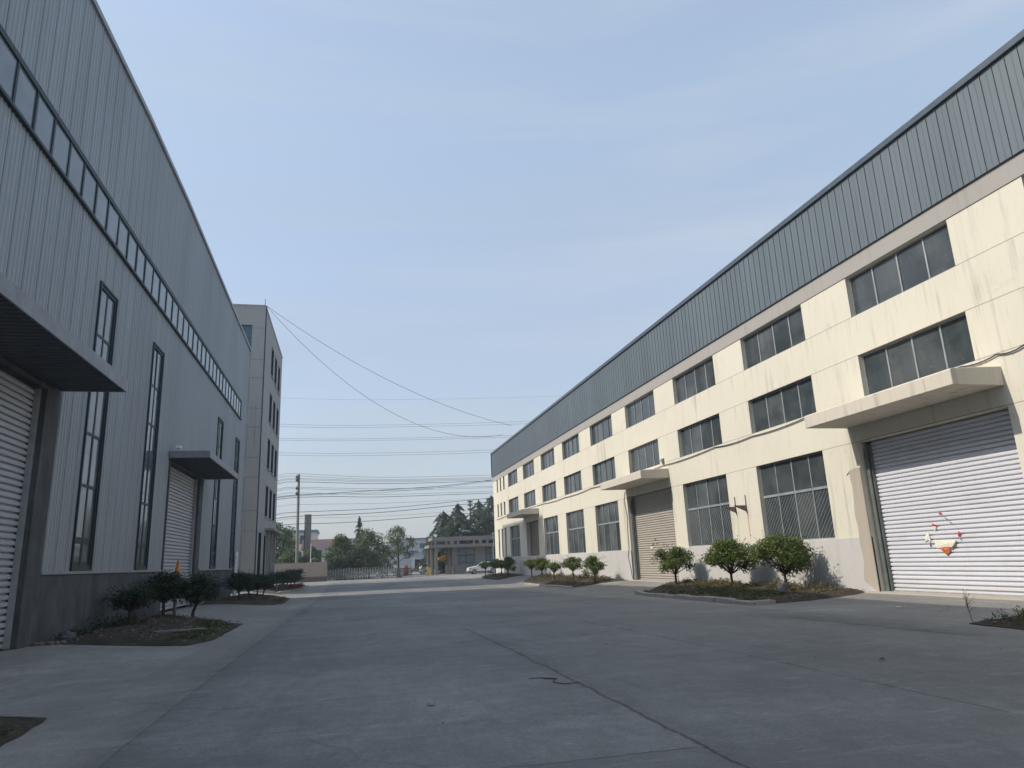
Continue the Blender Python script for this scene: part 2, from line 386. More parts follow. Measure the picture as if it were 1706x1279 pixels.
def concrete(name, c1, c2, joints, cracks):
    t = NT(name); p = t.pos(); s = t.sep(p)
    big = t.ramp(t.noise(p, .16, 8, .72), .38, .62)
    base = t.mix(big, c1, c2)
    sw = t.ramp(t.noise(t.mapv(p, (1.0, .16, 1)), .9, 6, .65), .38, .68)          # tyre-drawn streaks
    base = t.mix(t.math('MULTIPLY', sw, .35), base, tuple(x * .62 for x in c1))
    dust = t.ramp(t.noise(t.mapv(p, (.25, 1.0, 1)), .8, 6, .7), .52, .75)
    base = t.mix(t.math('MULTIPLY', dust, .30), base, tuple(min(1, x * 1.45) for x in c2))
    gr = t.noise(p, 26, 6, .75)
    mid = t.ramp(t.noise(t.mapv(p, (1.0, .45, 1)), 3.6, 8, .8), .40, .62)
    base = t.mix(t.math('MULTIPLY', mid, .40), base, tuple(x * .60 for x in c1))
    lt = t.ramp(t.noise(t.mapv(p, (.7, 1.6, 1)), 1.7, 8, .8), .54, .66)
    base = t.mix(t.math('MULTIPLY', lt, .38), base, tuple(min(1, x * 1.3) for x in c2))
    base = t.mix(t.ramp(gr, .38, .62, .0, .45), base, tuple(x * .5 for x in c1))
    slab = t.n('ShaderNodeTexWhiteNoise', noise_dimensions='2D'); cv = t.n('ShaderNodeCombineXYZ')
    t.set(cv.inputs[0], t.math('FLOOR', t.math('DIVIDE', t.math('ADD', s[0], 0.15), 3.1))); t.set(cv.inputs[1], t.math('FLOOR', t.math('DIVIDE', t.math('ADD', s[1], .45), 6.45))); t.set(slab.inputs['Vector'], cv.outputs[0])
    base = t.mix(t.math('MULTIPLY', slab.outputs['Value'], .40), base, tuple(x * .66 for x in c1))
    st = t.ramp(t.noise(t.mapv(p, (1.0, .35, 1)), .55, 9, .78, 1.2), .50, .66)                     # worn, darker patches with ragged edges
    base = t.mix(t.math('MULTIPLY', st, .42), base, tuple(x * .58 for x in c1))
    sc = t.ramp(t.noise(t.mapv(p, (.5, 3.2, 1)), 2.4, 7, .75), .58, .74)                          # scuffs and drag marks
    base = t.mix(t.math('MULTIPLY', sc, .42), base, tuple(x * 1.35 for x in c2))
    grit = t.ramp(t.noise(p, 60, 3, .8), .60, .72); gm = t.ramp(t.noise(p, .5, 5, .7), .45, .62)
    base = t.mix(t.math('MULTIPLY', t.math('MULTIPLY', grit, gm), .40), base, tuple(x * .4 for x in c1))
    spots = t.ramp(t.noise(p, 2.6, 4, .6), .69, .74)
    base = t.mix(t.math('MULTIPLY', spots, .45), base, tuple(x * .45 for x in c1))
    wob = t.math('MULTIPLY', t.math('SUBTRACT', t.noise(p, 1.1, 5, .6), .5), .30)
    fine = t.math('MULTIPLY', t.math('SUBTRACT', t.noise(p, 9, 3, .6), .5), .06)
    wob2 = t.math('ADD', t.math('MULTIPLY', wob, .45), fine)
    xs_, ys_ = t.math('ADD', s[0], wob2), t.math('ADD', s[1], wob2)
    for cx, wd, lo, hi, k in ((-2.15, .55, -8, 46, .55), (3.0, .30, -8, 19, .30), (10.6, .8, 9, 18.5, .75)):   # dirt gathered along the long seams
        dd = t.ramp(t.math('ABSOLUTE', t.math('SUBTRACT', s[0], cx)), .0, wd, 1, 0)
        dn = t.ramp(t.noise(p, 1.3, 8, .75), .34, .66); rg = t.math('MULTIPLY', t.ramp(s[1], lo, lo + 2), t.ramp(s[1], hi - 3, hi, 1, 0))
        base = t.mix(t.math('MULTIPLY', t.math('MULTIPLY', t.math('MULTIPLY', dd, dn), rg), k), base, (.055, .055, .05))
    for ax, at, half, lo, hi, stg in joints:
        c, o = (xs_, s[1]) if ax == 'x' else (ys_, s[0])
        rng = t.math('MULTIPLY', t.ramp(o, lo, lo + .2), t.ramp(o, hi - .2, hi, 1, 0))
        brk = t.ramp(t.noise(p, .8, 3, .6), .3, .55, .35, 1)
        base = t.mix(t.math('MULTIPLY', t.math('MULTIPLY', t.line(c, at, half), rng), t.math('MULTIPLY', brk, stg)), base, (.035, .034, .033))
        halo = t.math('MULTIPLY', t.line(c, at, half * 7), t.ramp(t.noise(p, 1.6, 5, .7), .5, .72))
        base = t.mix(t.math('MULTIPLY', t.math('MULTIPLY', halo, rng), stg * .45), base, (.07, .067, .062))
    if cracks:
        v = t.n('ShaderNodeTexVoronoi', feature='DISTANCE_TO_EDGE'); v.inputs['Scale'].default_value = .11
        mp = t.n('ShaderNodeVectorMath', operation='ADD'); t.set(mp.inputs[0], p)
        nz = t.n('ShaderNodeTexNoise'); t.set(nz.inputs['Vector'], p); nz.inputs['Scale'].default_value = .7; nz.inputs['Detail'].default_value = 6
        t.set(mp.inputs[1], nz.outputs['Color']); t.set(v.inputs['Vector'], mp.outputs[0])
        ln = t.ramp(v.outputs['Distance'], .0012, .0035, 1, 0)
        ln = t.math('MULTIPLY', ln, t.ramp(t.noise(p, .25, 2), .48, .6))
        base = t.mix(t.math('MULTIPLY', ln, .28), base, (.05, .05, .048))
    t.col(base)
    h = t.math('ADD', t.math('MULTIPLY', gr, .5), t.noise(p, 3.2, 4))
    t.bump(h, .22, .02)
    t.set(t.b.inputs['Roughness'], t.ramp(sw, 0, 1, .88, .68)); t.b.inputs['Specular IOR Level'].default_value = .3
    return t.m
M['yard'] = concrete('yard_concrete', (.262, .254, .235), (.44, .42, .38), [('y', 10.6, .01, -8, -2.1, .5), ('y', 21.3, .012, 11.7, 17.5, .5), ('y', 36.4, .012, 11.7, 17.5, .6)], True)
M['road'] = concrete('road_concrete', (.196, .195, .187), (.372, .364, .345),
    [('x', 2.95, .021, -8, 19.0, .75), ('x', 6.1, .013, -8, 24, .7), ('y', 18.9, .016, -2, 6.2, .75), ('y', 6.0, .014, .8, 2.95, .7), ('y', 9.7, .008, -2, 1.5, .6),
     ('x', -2.08, .010, -8, 46, .4), ('y', 31, .014, -2, 11.7, .5), ('y', 44, .014, -4, 11.7, .5), ('x', 4.6, .018, 24, 90, .45), ('x', 10.45, .05, 10.6, 16.3, .9)], True)
struct('ground', sheet(GX, GY, 0.0), M['yard'], True)
rx = [x for x in GX if -2.11 <= x <= 11.71]; ry = [y for y in GY if y <= 92.01 and y >= -40]
struct('road', sheet(rx, ry, .005), M['road'], True)
# dark public road beyond the gate
M['asphalt'] = concrete('far_asphalt', (.10, .10, .10), (.15, .148, .145), [], False)
bm = B(); face(bm, [(-300, 121, -.24), (300, 121, -.24), (300, 133, -.24), (-300, 133, -.24)]); struct('public_road', bm, M['asphalt'])

# ---- planting beds: mounds of soil
t = NT('soil'); p = t.pos()
f = t.ramp(t.noise(p, 2.2, 8, .7), .35, .68); g = t.ramp(t.noise(p, 14, 5, .7), .5, .7)
b_ = t.mix(f, (.036, .030, .024), (.092, .075, .056)); b_ = t.mix(t.math('MULTIPLY', g, .5), b_, (.17, .145, .11))
t.col(b_); t.bump(t.noise(p, 11, 7, .7), .9, .06); M['soil'] = t.fin(.95, 0, .15)
M['kerb'] = painted_wall('kerb_cement', (.36, .33, .29), (.16, .14, .12), (), .8)
def inpoly(x, y, P):
    c = False; n = len(P)
    for i in range(n):
        (x1, y1), (x2, y2) = P[i], P[(i + 1) % n]
        if (y1 > y) != (y2 > y) and x < (x2 - x1) * (y - y1) / (y2 - y1) + x1: c = not c
    return c
def edge_d(x, y, P):
    best = 9e9
    for i in range(len(P)):
        a, b = Vector(P[i]), Vector(P[(i + 1) % len(P)]); q = Vector((x, y)); ab = b - a
        tt = max(0, min(1, (q - a).dot(ab) / ab.length_squared)); best = min(best, (q - a - ab * tt).length)
    return best
def densify(P, st, jit):
    out = []
    for i in range(len(P)):
        a, b = Vector(P[i]), Vector(P[(i + 1) % len(P)]); n = max(1, int((b - a).length / st))
        for k in range(n):
            q = a + (b - a) * k / n
            out.append((q.x + (random.uniform(-jit, jit) if k else 0), q.y + (random.uniform(-jit, jit) if k else 0)))
    return out
def mound(P, h=.13, st=.22):
    Q = densify(P, st, .035); bm = B()
    ev = [bm.verts.new((x, y, gz(x, y) + .014)) for x, y in Q]
    inner = []
    x0, x1 = min(p[0] for p in P), max(p[0] for p in P); y0, y1 = min(p[1] for p in P), max(p[1] for p in P)
    y = y0
    while y < y1:
        x = x0
        while x < x1:
            if inpoly(x, y, P) and edge_d(x, y, P) > st * .5:
                d = edge_d(x, y, P); nz = mnoise.noise((x * 1.1, y * 1.1, 3)) * .06 + mnoise.noise((x * 4, y * 4, 1)) * .035
                inner.append(bm.verts.new((x + random.uniform(-.05, .05), y + random.uniform(-.05, .05), gz(x, y) + .02 + h * sst(0, .6, d) + nz * sst(0, .5, d))))
            x += st
        y += st
    es = [bm.edges.new((ev[i], ev[(i + 1) % len(ev)])) for i in range(len(ev))]
    from mathutils.geometry import delaunay_2d_cdt
    vs = [Vector((v.co.x, v.co.y)) for v in ev + inner]
    co, ed, fa, *_ = delaunay_2d_cdt(vs, [(i, (i + 1) % len(ev)) for i in range(len(ev))], [list(range(len(ev)))], 1, 1e-5)
    z = {}
    allv = ev + inner
    bm2 = B(); nv = []
    for c in co:
        k = min(range(len(allv)), key=lambda i: (allv[i].co.x - c.x) ** 2 + (allv[i].co.y - c.y) ** 2) if False else None
        nv.append(bm2.verts.new((c.x, c.y, 0)))
    # heights looked up through a coarse hash
    hsh = {}
    for v in allv: hsh.setdefault((round(v.co.x, 3), round(v.co.y, 3)), v.co.z)
    for v in nv:
        v.co.z = hsh.get((round(v.co.x, 3), round(v.co.y, 3)), gz(v.co.x, v.co.y) + .03)
    for f in fa:
        try: bm2.faces.new([nv[i] for i in f])
        except ValueError: pass
    bm.free(); return bm2
BEDS = {
 'right_a': [(12.4, 20.9), (12.85, 25), (13.45, 31.5), (14.1, 34.2), (16.6, 36.7), (17.56, 36.7), (17.56, 21.9), (16.4, 21.4)],
 'right_b': [(14.75, 47.2), (17.0, 44.0), (17.56, 44.0), (17.56, 65.2), (15.6, 64.2), (14.6, 61)],
 'right_c': [(14.9, 73), (17.0, 71.6), (17.56, 71.6), (17.56, 86), (15.6, 86), (14.6, 80)],
 'right_d': [(11.95, 12.3), (13.2, 12.9), (17.56, 14.4), (17.56, 5), (11.9, 5), (11.6, 9)],
 'left_a': [(-7.9, 21.7), (-3.75, 19.15), (-3.35, 20.5), (-3.55, 27.5), (-6.3, 32.2), (-7.9, 33.4)],
 'left_b': [(-7.9, 43.0), (-4.4, 46.6), (-3.9, 48), (-4.1, 56.2), (-5.0, 58), (-7.9, 58)],
 'left_c': [(-7.6, 63.4), (-5.7, 63.2), (-4.3, 82), (-5.2, 84), (-7.6, 84)],
 'left_d': [(-7.9, 10.75), (-4.1, 10.45), (-3.45, 10.05), (-3.3, 8.3), (-3.4, 2), (-7.9, 2)],
}
for k, P in BEDS.items(): struct('planting_bed', mound(P, .10 if k != 'left_c' else .16), M['soil'], True)

def kerb_line(pts, w=.2, h=.15, L=1.0, gap=.03, tilt=.02):
    bm = B()
    for a, b in zip(pts[:-1], pts[1:]):
        a, b = Vector(a), Vector(b); d = b - a; n = max(1, round(d.length / L)); u = d.normalized(); nn = Vector((-u.y, u.x))
        for k in range(n):
            s, e = a + d * (k / n) + u * gap, a + d * ((k + 1) / n) - u * gap
            j = random.uniform(-tilt, tilt)
            q = [s + nn * (w / 2 + j), e + nn * (w / 2 - j), e - nn * (w / 2 + j), s - nn * (w / 2 - j)]
            hh = h + random.uniform(-.03, .02)
            lo = [bm.verts.new((p.x, p.y, gz(p.x, p.y) - .08)) for p in q]
            mi_ = [bm.verts.new((p.x, p.y, gz(p.x, p.y) + hh - .03)) for p in q]
            c = sum(q, Vector((0, 0))) / 4
            hi = [bm.verts.new((p.x + (c.x - p.x) * .16, p.y + (c.y - p.y) * .06, gz(p.x, p.y) + hh)) for p in q]
            for r0, r1 in ((lo, mi_), (mi_, hi)):
                for i in range(4): bm.faces.new((r0[i], r0[(i + 1) % 4], r1[(i + 1) % 4], r1[i]))
            bm.faces.new(hi)
    return bm
struct('kerb', kerb_line([(13.2, 21.0), (12.35, 20.85), (12.78, 25), (13.38, 31.5), (14.05, 34.3), (14.9, 35.3)], .24, .15, 1.25), M['kerb'])
struct('kerb', kerb_line([(14.7, 47.1), (14.55, 53), (14.5, 60)], .18, .12), M['kerb'])
struct('kerb', kerb_line([(-7.5, 63.2), (-5.65, 63.0), (-4.2, 82.0), (-5.2, 84.2)], .22, .16), M['kerb'])
struct('kerb', kerb_line([(12.3, 12.0), (12.7, 11.2), (12.6, 9.5)], .2, .09, .9), M['kerb'])

# ================================================================== LEFT METAL FACTORY
lf = thing('metal_factory', 'long grey corrugated metal factory with a strip of high windows along the left side', 'factory building', (XL, 25, 0))
def left_top(y):
    pts = [(-12, 18.3), (8, 18.45), (20, 18.85), (27, 19.22), (34, 19.33), (44, 19.13), (58, 18.85)]
    for (a, za), (b, zb) in zip(pts[:-1], pts[1:]):
        if y <= b: return za + (zb - za) * (y - a) / (b - a)
    return pts[-1][1]
LW = [(23.6, 25.18), (30.15, 31.68), (45.43, 47.0), (52.6, 54.1)]
LD = [(13.75, 20.45), (34.35, 41.0)]
DZ = 6.5
BAND = (-10.5, 54.22, 12.52, 13.84)
ops = [(a, b, 1.87, 10.8) for a, b in LW] + [BAND] + [(a - .15, b + .95, 0, 6.64) for a, b in LD]
prof = []
for i in range(4):
    o = i * .2
    prof += [(o, 0), (o + .06, 0), (o + .085, .022), (o + .135, .022), (o + .16, 0)]
prof[0:1] = [(0, 0), (.004, -.06), (.040, -.06), (.044, 0)]
bm = B()
for a, b, c, d in strips(-12, 57.5, 1.76, 18.0, ops):
    corr(bm, XL, a, b, c, d, prof, .8, left_top if d == 18.0 else None)
# rear, end walls and roof
for f in ([(-45, -12, 0), (XL, -12, 0), (XL, -12, 18.3), (-45, -12, 18.9)], [(-45, 57.5, 0), (XL, 57.5, 0), (XL, 57.5, 18.85), (-45, 57.5, 19.0)], [(-45, -12, 0), (-45, 57.5, 0), (-45, 57.5, 19), (-45, -12, 18.9)]): face(bm, f)
obj('wall', bm, M['clad_left'], lf, recalc=False)
bm = B(); ys = [-12, 8, 20, 27, 34, 44, 57.5]
for a, b in zip(ys[:-1], ys[1:]):
    face(bm, [(XL - .05, a, left_top(a) - .03), (XL - .05, b, left_top(b) - .03), (-45, b, 19), (-45, a, 18.9)])
obj('roof', bm, M['clad_left'], lf)
bm = B()
for a, b in zip(ys[:-1], ys[1:]):
    za, zb = left_top(a), left_top(b)
    for (xa, xb, lo, hi) in ((XL - .12, XL + .10, -.14, .05),):
        v = [(xa, a, za + lo), (xb, a, za + lo), (xb, a, za + hi), (xa, a, za + hi)]; u = [(xa, b, zb + lo), (xb, b, zb + lo), (xb, b, zb + hi), (xa, b, zb + hi)]
        for i in range(4): face(bm, [v[i], v[(i + 1) % 4], u[(i + 1) % 4], u[i]])
box(bm, XL - .1, XL + .05, 57.42, 57.56, 0, 18.7)
obj('eave_trim', bm, M['trim_left'], lf)
bm = B()
bm.free()
for a, b, c, d in strips(-12, 53.7, -.3, 1.72, [(a - .16, b + .96, -.3, 1.72) for a, b in LD]):
    bm = B(); box(bm, XL - .2, XL + .06, a, b, c, d); obj('plinth', bm, M['plinth_dark'], lf)
for a, b, c, d in strips(-12, 53.72, 1.722, 1.80, [(a - .16, b + .96, 1.7, 1.9) for a, b in LD]):
    bm = B(); box(bm, XL - .1, XL + .10, a, b, c, d); obj('drip_flashing', bm, M['trim_left'], lf)
# tall windows
for a, b in LW:
    bm = B(); z0, z1 = 1.87, 10.8; X0, X1 = XL - .12, XL + .05
    box(bm, X0, X1, a, a + .09, z0, z1); box(bm, X0, X1, b - .09, b, z0, z1); box(bm, X0, X1, a + .09, b - .09, z1 - .1, z1); box(bm, X0, X1, a + .09, b - .09, z0, z0 + .1)
    mid = (a + b) / 2; box(bm, X0 + .02, X1 - .03, mid - .05, mid + .05, z0 + .1, z1 - .1)
    tz = [2.75, 4.35, 5.95, 7.55, 9.15]
    for z in tz:
        box(bm, X0 + .025, X1 - .035, a + .09, mid - .05, z - .045, z + .045); box(bm, X0 + .025, X1 - .035, mid + .05, b - .09, z - .045, z + .045)
    for q0, q1 in ((a + .09, mid - .05), (mid + .05, b - .09)):      # casement frames at the foot
        box(bm, X0 + .03, X1 - .04, q0, q0 + .08, z0 + .1, 2.7); box(bm, X0 + .03, X1 - .04, q1 - .08, q1, z0 + .1, 2.7)
        box(bm, X0 + .03, X1 - .04, q0 + .08, q1 - .08, z0 + .1, z0 + .2); box(bm, X0 + .03, X1 - .04, q0 + .08, q1 - .08, 2.6, 2.7)
    wd = obj('window', bm, M['frame_teal'], lf)
    bm = B(); zs = [z0] + tz + [z1]
    panes_x(bm, XL - .002, [(q0, q1, zs[i], zs[i + 1]) for i in range(6) for q0, q1 in ((a, mid), (mid, b))], 1)
    obj('pane', bm, M['glass_left'], wd)
    bm = B(); X0, X1 = XL + .051, XL + .085
    box(bm, X0 - .1, X1, a - .07, a, z0 - .07, z1 + .07); box(bm, X0 - .1, X1, b, b + .07, z0 - .07, z1 + .07); box(bm, X0 - .1, X1, a, b, z1, z1 + .07); box(bm, X0 - .1, X1, a, b, z0 - .07, z0)
    obj('trim', bm, M['frame_teal'], wd)
# clerestory strip
a, b, z0, z1 = BAND; bm = B(); X0, X1 = XL - .12, XL + .06
box(bm, X0, X1, a, b, z1 - .1, z1 + .06); box(bm, X0, X1, a, b, z0 - .02, z0 + .07); box(bm, X0 - .0, X1 - .003, b - .1, b, z0 + .07, z1 - .1)
y = b - 1.135; cells = []; last = b
while y > a:
    box(bm, X0 + .02, X1 - .02, y - .05, y + .05, z0 + .07, z1 - .1); cells.append((y, last, z0, z1)); last = y; y -= 1.135
cells.append((a, last, z0, z1))
wd = obj('window', bm, M['frame_teal'], lf)
bm = B(); panes_x(bm, XL + .012, cells, 1); obj('pane', bm, M['glass_band'], wd)
bm = B(); box(bm, XL - .05, XL + .12, a, b, z0 - .1, z0 - .03); obj('sill', bm, M['frame_teal'], wd)
# shutters and door cases
for i, (a, b) in enumerate(LD):
    bm = B(); slats(bm, XL - .22, a, b, .02, DZ, 1, .16, .04)
    dr = obj('roller_door', bm, M['slat_grey'], lf)
    if i == 0: dr['label'] = 'grey white roller door under the wide dark canopy'
    for yy in (a, b - .12):
        bm = B(); box(bm, XL - .18, XL - .06, yy, yy + .12, 0, DZ); obj('guide_rail', bm, M['alu'], dr)
    bm = B()
    box(bm, XL - .3, XL + .07, b + .02, b + .95, -.2, DZ + .14); box(bm, XL - .3, XL + .07, a - .15, a - .01, -.2, DZ + .14); box(bm, XL - .3, XL + .068, a - .01, b + .02, DZ, DZ + .14)
    obj('door_case', bm, M['plinth_dark'], dr)
CANL = [(8.0, 21.27, 6.64, 7.02), (34.0, 42.45, 6.66, 6.98)]
for a, b, z0, z1 in CANL:
    bm = B(); X1 = XL + 1.77
    prism(bm, [(XL + .03, z0 + .04), (X1 - .05, z0 + .04), (X1 - .05, z1 - .04), (XL + .03, z1)], 'y', a + .05, b - .05)
    cn = obj('canopy', bm, M['canopy_metal'], lf)
    bm = B(); box(bm, X1 - .05, X1, a, b, z0, z1 - .02, bev=.012); box(bm, XL + .05, X1 - .051, a, a + .05, z0, z1 + .0, bev=.01); box(bm, XL + .05, X1 - .051, b - .05, b, z0, z1, bev=.01)
    obj('fascia', bm, M['canopy_metal'], cn)
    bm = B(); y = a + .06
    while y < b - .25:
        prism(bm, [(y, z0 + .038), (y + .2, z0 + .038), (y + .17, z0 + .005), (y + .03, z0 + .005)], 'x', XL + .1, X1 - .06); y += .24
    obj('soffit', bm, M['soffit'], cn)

# ================================================================== RIGHT CREAM FACTORY
rf = thing('cream_factory', 'cream painted three storey factory with a slate metal top band on the right', 'factory building', (XR, 40, 0))
Y0, Y1 = -12.0, 87.0
COLS = [1.75, 8.95, 16.1, 23.4, 30.65, 37.88, 45.0, 52.3, 59.35, 66.55, 73.75]
WW = 4.62
RD = [(15.4, 21.5), (36.72, 43.32), (66.0, 70.8)]
def hit(a, b): return any(a < d[1] and b > d[0] for d in RD)
up = [(c, c + WW) for c in COLS]
SL = [(80.3, 81.12), (82.2, 82.98), (84.05, 84.8)]
R3, R2, R1 = (9.56, 11.06), (6.62, 8.13), (1.86, 5.15)
ops = [(a, b, *R3) for a, b in up + SL] + [(a, b, *R2) for a, b in up + SL] + [(a, b, *R1) for a, b in up + SL if not hit(a, b)]
dops = [(RD[0][0], RD[0][1], -.4, 5.13), (RD[1][0], RD[1][1], -.4, 5.24), (RD[2][0], RD[2][1], 1.86, 5.15)]
bm = B(); flat_wall_x(bm, XR, Y0, Y1, -.4, 11.08, ops + dops, .42)
for f in ([(XR, Y1, -.4), (48, Y1, -.4), (48, Y1, 11.08), (XR, Y1, 11.08)], [(XR, Y0, -.4), (48, Y0, -.4), (48, Y0, 11.08), (XR, Y0, 11.08)], [(48, Y0, -.4), (48, Y1, -.4), (48, Y1, 11.08), (48, Y0, 11.08)]): face(bm, f)
obj('wall', bm, M['cream'], rf, recalc=False)
for a, b, c, d in strips(Y0, Y1, -.4, 1.845, [(q[0], q[1], -.4, 1.845) for q in dops[:2]]): 
    bm = B(); box(bm, XR - .022, XR + .05, a, b, c, d); obj('plinth', bm, M['plinth_pale'], rf)
bm = B(); box(bm, XR - .03, XR + .3, Y0 - .03, Y1 + .03, 11.082, 11.72); obj('beam', bm, M['beam'], rf)
bm = B(); pr = [(0, 0), (.17, 0), (.18, -.010), (.20, -.010), (.21, 0), (.378, 0), (.380, .03), (.387, .03), (.389, -.020), (.396, -.020)]
pr = [(a, dx) for a, dx in pr]
corr(bm, XR - .10, Y0, Y1, 11.70, 14.6, pr, .4)
for f in ([(XR - .1, Y1, 11.7), (48, Y1, 11.7), (48, Y1, 14.6), (XR - .1, Y1, 14.6)], [(XR - .1, Y0, 11.7), (48, Y0, 11.7), (48, Y0, 14.6), (XR - .1, Y0, 14.6)], [(48, Y0, 11), (48, Y1, 11), (48, Y1, 14.6), (48, Y0, 14.6)]): face(bm, f)
face(bm, [(XR - .1, Y0, 11.705), (XR - .1, Y1, 11.705), (XR + .3, Y1, 11.725), (XR + .3, Y0, 11.725)])
obj('cladding', bm, M['clad_right'], rf, recalc=False)
bm = B(); face(bm, [(XR - .1, Y0, 14.55), (XR - .1, Y1, 14.55), (48, Y1, 14.55), (48, Y0, 14.55)]); obj('roof', bm, M['clad_right'], rf)
bm = B(); box(bm, XR - .2, XR + .15, Y0 - .05, Y1 + .08, 14.56, 14.77, bev=.02); box(bm, XR - .18, XR - .03, Y1 - .08, Y1 + .07, 11.7, 14.56); obj('roof_trim', bm, M['trim_dark'], rf)

def rwindow(a, b, z0, z1, tall, slit=False, lattice=False, mat='alu'):
    bm = B(); X0, X1 = XR + .17, XR + .23; fw = .045
    box(bm, X0, X1, a, a + fw, z0, z1); box(bm, X0, X1, b - fw, b, z0, z1); box(bm, X0, X1, a + fw, b - fw, z1 - fw, z1); box(bm, X0, X1, a + fw, b - fw, z0, z0 + fw)
    cells = []
    if slit:
        cells = [(a, b, z0, z1)]
        if tall: box(bm, X0 + .01, X1 - .01, a + fw, b - fw, z0 + 1.9, z0 + 1.96)
    else:
        ys = [a + (b - a) * k / 4 for k in range(5)]
        tz = z0 + (z1 - z0) * .585
        for k in (1, 2, 3):
            hw = .03 if (k == 2 or not tall) else .025
            box(bm, X0 + .005, X1 - .005, ys[k] - hw, ys[k] + hw, z0 + fw, z1 - fw)
        if tall:
            for k in range(4):
                box(bm, X0 - .012, X1 - .012, ys[k] + .03, ys[k + 1] - .03, tz - .05, tz + .05)
                cells += [(ys[k], ys[k + 1], z0, tz), (ys[k], ys[k + 1], tz, z1)]
        else: cells = [(ys[k], ys[k + 1], z0, z1) for k in range(4)]
    wd = obj('window', bm, M[mat], rf)
    bm = B(); panes_x(bm, XR + .205, cells, -1); obj('pane', bm, M['glass_right'], wd)
    if lattice:
        bm = B(); X = XR + .188
        for k in range(4):
            q0, q1, c0, c1 = ys[k] + .05, ys[k + 1] - .05, z0 + .06, tz - .07
            h = c1 - c0; wdt = q1 - q0; s = -h
            while s < wdt:
                # diagonal from (s, 0) up to (s+h*.9, h), clipped to the cell
                u0, u1 = max(0, s), min(wdt, s + h * .9)
                if u1 > u0 + .02:
                    va, vb = (u0 - s) / .9, (u1 - s) / .9
                    th = .009
                    face(bm, [(X, q1 - u0 - th, c0 + va), (X, q1 - u0 + th, c0 + va), (X, q1 - u1 + th, c0 + vb), (X, q1 - u1 - th, c0 + vb)])
                s += .21
        obj('security_bars', bm, M['alu'], wd)
for i, (a, b) in enumerate(up):
    rwindow(a, b, *R3, False, mat='alu' if i < 6 else 'alu_dark')
    rwindow(a, b, *R2, False, mat='alu' if i < 6 else 'alu_dark')
    if not hit(a, b): rwindow(a, b, *R1, True, lattice=(i in (3, 4)))
for a, b in SL:
    for r, tall in ((R3, False), (R2, False), (R1, True)): rwindow(a, b, *r, tall, True, mat='alu_dark')
# roller doors
for i, (a, b, z0, z1) in enumerate(dops):
    bm = B(); slats(bm, XR + .42, a + .02, b - (.22 if i < 2 else .02), .03 if i < 2 else z0, z1 - .02, -1, .137, .034)
    dr = obj('roller_door', bm, M[('slat_white', 'slat_beige', 'slat_brown')[i]], rf)
    if i < 2:
        for q in ((XR + .28, XR + .40, b - .24, b - .1, 0, z1 - .1), (XR + .2, XR + .24, b - .2, b - .06, 0, z1 - .25), (XR + .30, XR + .40, a + .001, a + .07, 0, z1 - .1)):
            bm = B(); box(bm, *q); obj('guide_rail', bm, M['steel'], dr)
        if i == 1:
            bm = B(); tube(bm, [(XR + .16, b - .06, .02), (XR + .16, b - .06, z1 - .5)], .045, 8); obj('downpipe', bm, M['alu'], rf)
        bm = B(); box(bm, XR + .33, XR + .46, a + .02, b - .22, .0, .07); obj('bottom_rail', bm, M['alu'], dr)
# canopies
for a, b in ((15.35, 21.84), (36.82, 43.47), (65.5, 71.9)):
    bm = B()
    prism(bm, [(XR + .0, 5.70), (15.86, 5.70), (15.86, 6.12), (15.91, 6.16), (XR + .0, 6.24)], 'y', a, b)
    bmesh.ops.bevel(bm, geom=[e for e in bm.edges], offset=.012, segments=1, affect='EDGES')
    obj('canopy', bm, M['canopy'], rf)
# bare cement patch where paint fell away beside the first shutter
bm = B(); pts = [(21.52, .02), (21.52, 4.2)]
z = 4.15; yy = 22.15
edge = [(21.75, 4.25), (22.05, 4.2), (22.25, 4.05)]
while z > .3:
    edge.append((22.1 + .10 * mnoise.noise((z * 1.3, 0, 0)) + .03 * mnoise.noise((z * 6, 3, 0)) - .012 * z, z)); z -= .18
edge += [(21.95, .25), (21.75, .1)]
prism(bm, [(21.502, .0), (21.502, 4.24)] + edge, 'x', XR - .027, XR + .01); obj('cement_patch', bm, M['raw'], rf)
for q in ((XR - .4, XR + .45, RD[0][0] - .3, RD[0][1] + .4, -.2, .035), (XR - .3, XR + .45, RD[1][0] - .2, RD[1][1] + .2, -.2, .03)):
    bm = B(); box(bm, *q, bev=.02); obj('threshold', bm, M['raw'], rf)

# sagging cable across the facade
def sag(pts, n=7, s=.10):
    out = []
    for a, b in zip(pts[:-1], pts[1:]):
        a, b = Vector(a), Vector(b)
        for k in range(n):
            u = k / n; q = a.lerp(b, u); q.z -= 4 * u * (1 - u) * s; out.append(q)
    return out + [Vector(pts[-1])]
cab = [at_x(px, py, XR - .05) for px, py in ((1706, 574), (1660, 590), (1600, 611), (1345, 694), (1251, 727), (1190, 745), (1103, 776), (1040, 795), (985, 813), (940, 829), (905, 839), (860, 851), (827, 866))]
bm = B(); tube(bm, sag(cab, 6, .07), .022, 5); tag(obj('wall_cable', bm, M['wire']), 'long black cable sagging along the cream wall under the middle windows', 'cable')
bm = B(); q = [Vector((XR - .04, yy, zz)) for yy, zz in ((43.5, 5.6), (43.75, 5.0), (43.45, 4.0), (43.3 + .25, 3.0), (43.55, 2.0), (43.8, 1.5), (43.5, .7), (43.36, .1))]
tube(bm, q, .022, 5); tag(obj('hanging_cable', bm, M['wire']), 'thin black cable hanging down the pillar beside the beige roller door', 'cable')
c = at_x(1103, 768, XR - .1)
t_ = thing('wall_lamp', 'small grey wall lamp above the end of the canopy over the beige shutter', 'lamp', (XR - .02, c.y, c.z))
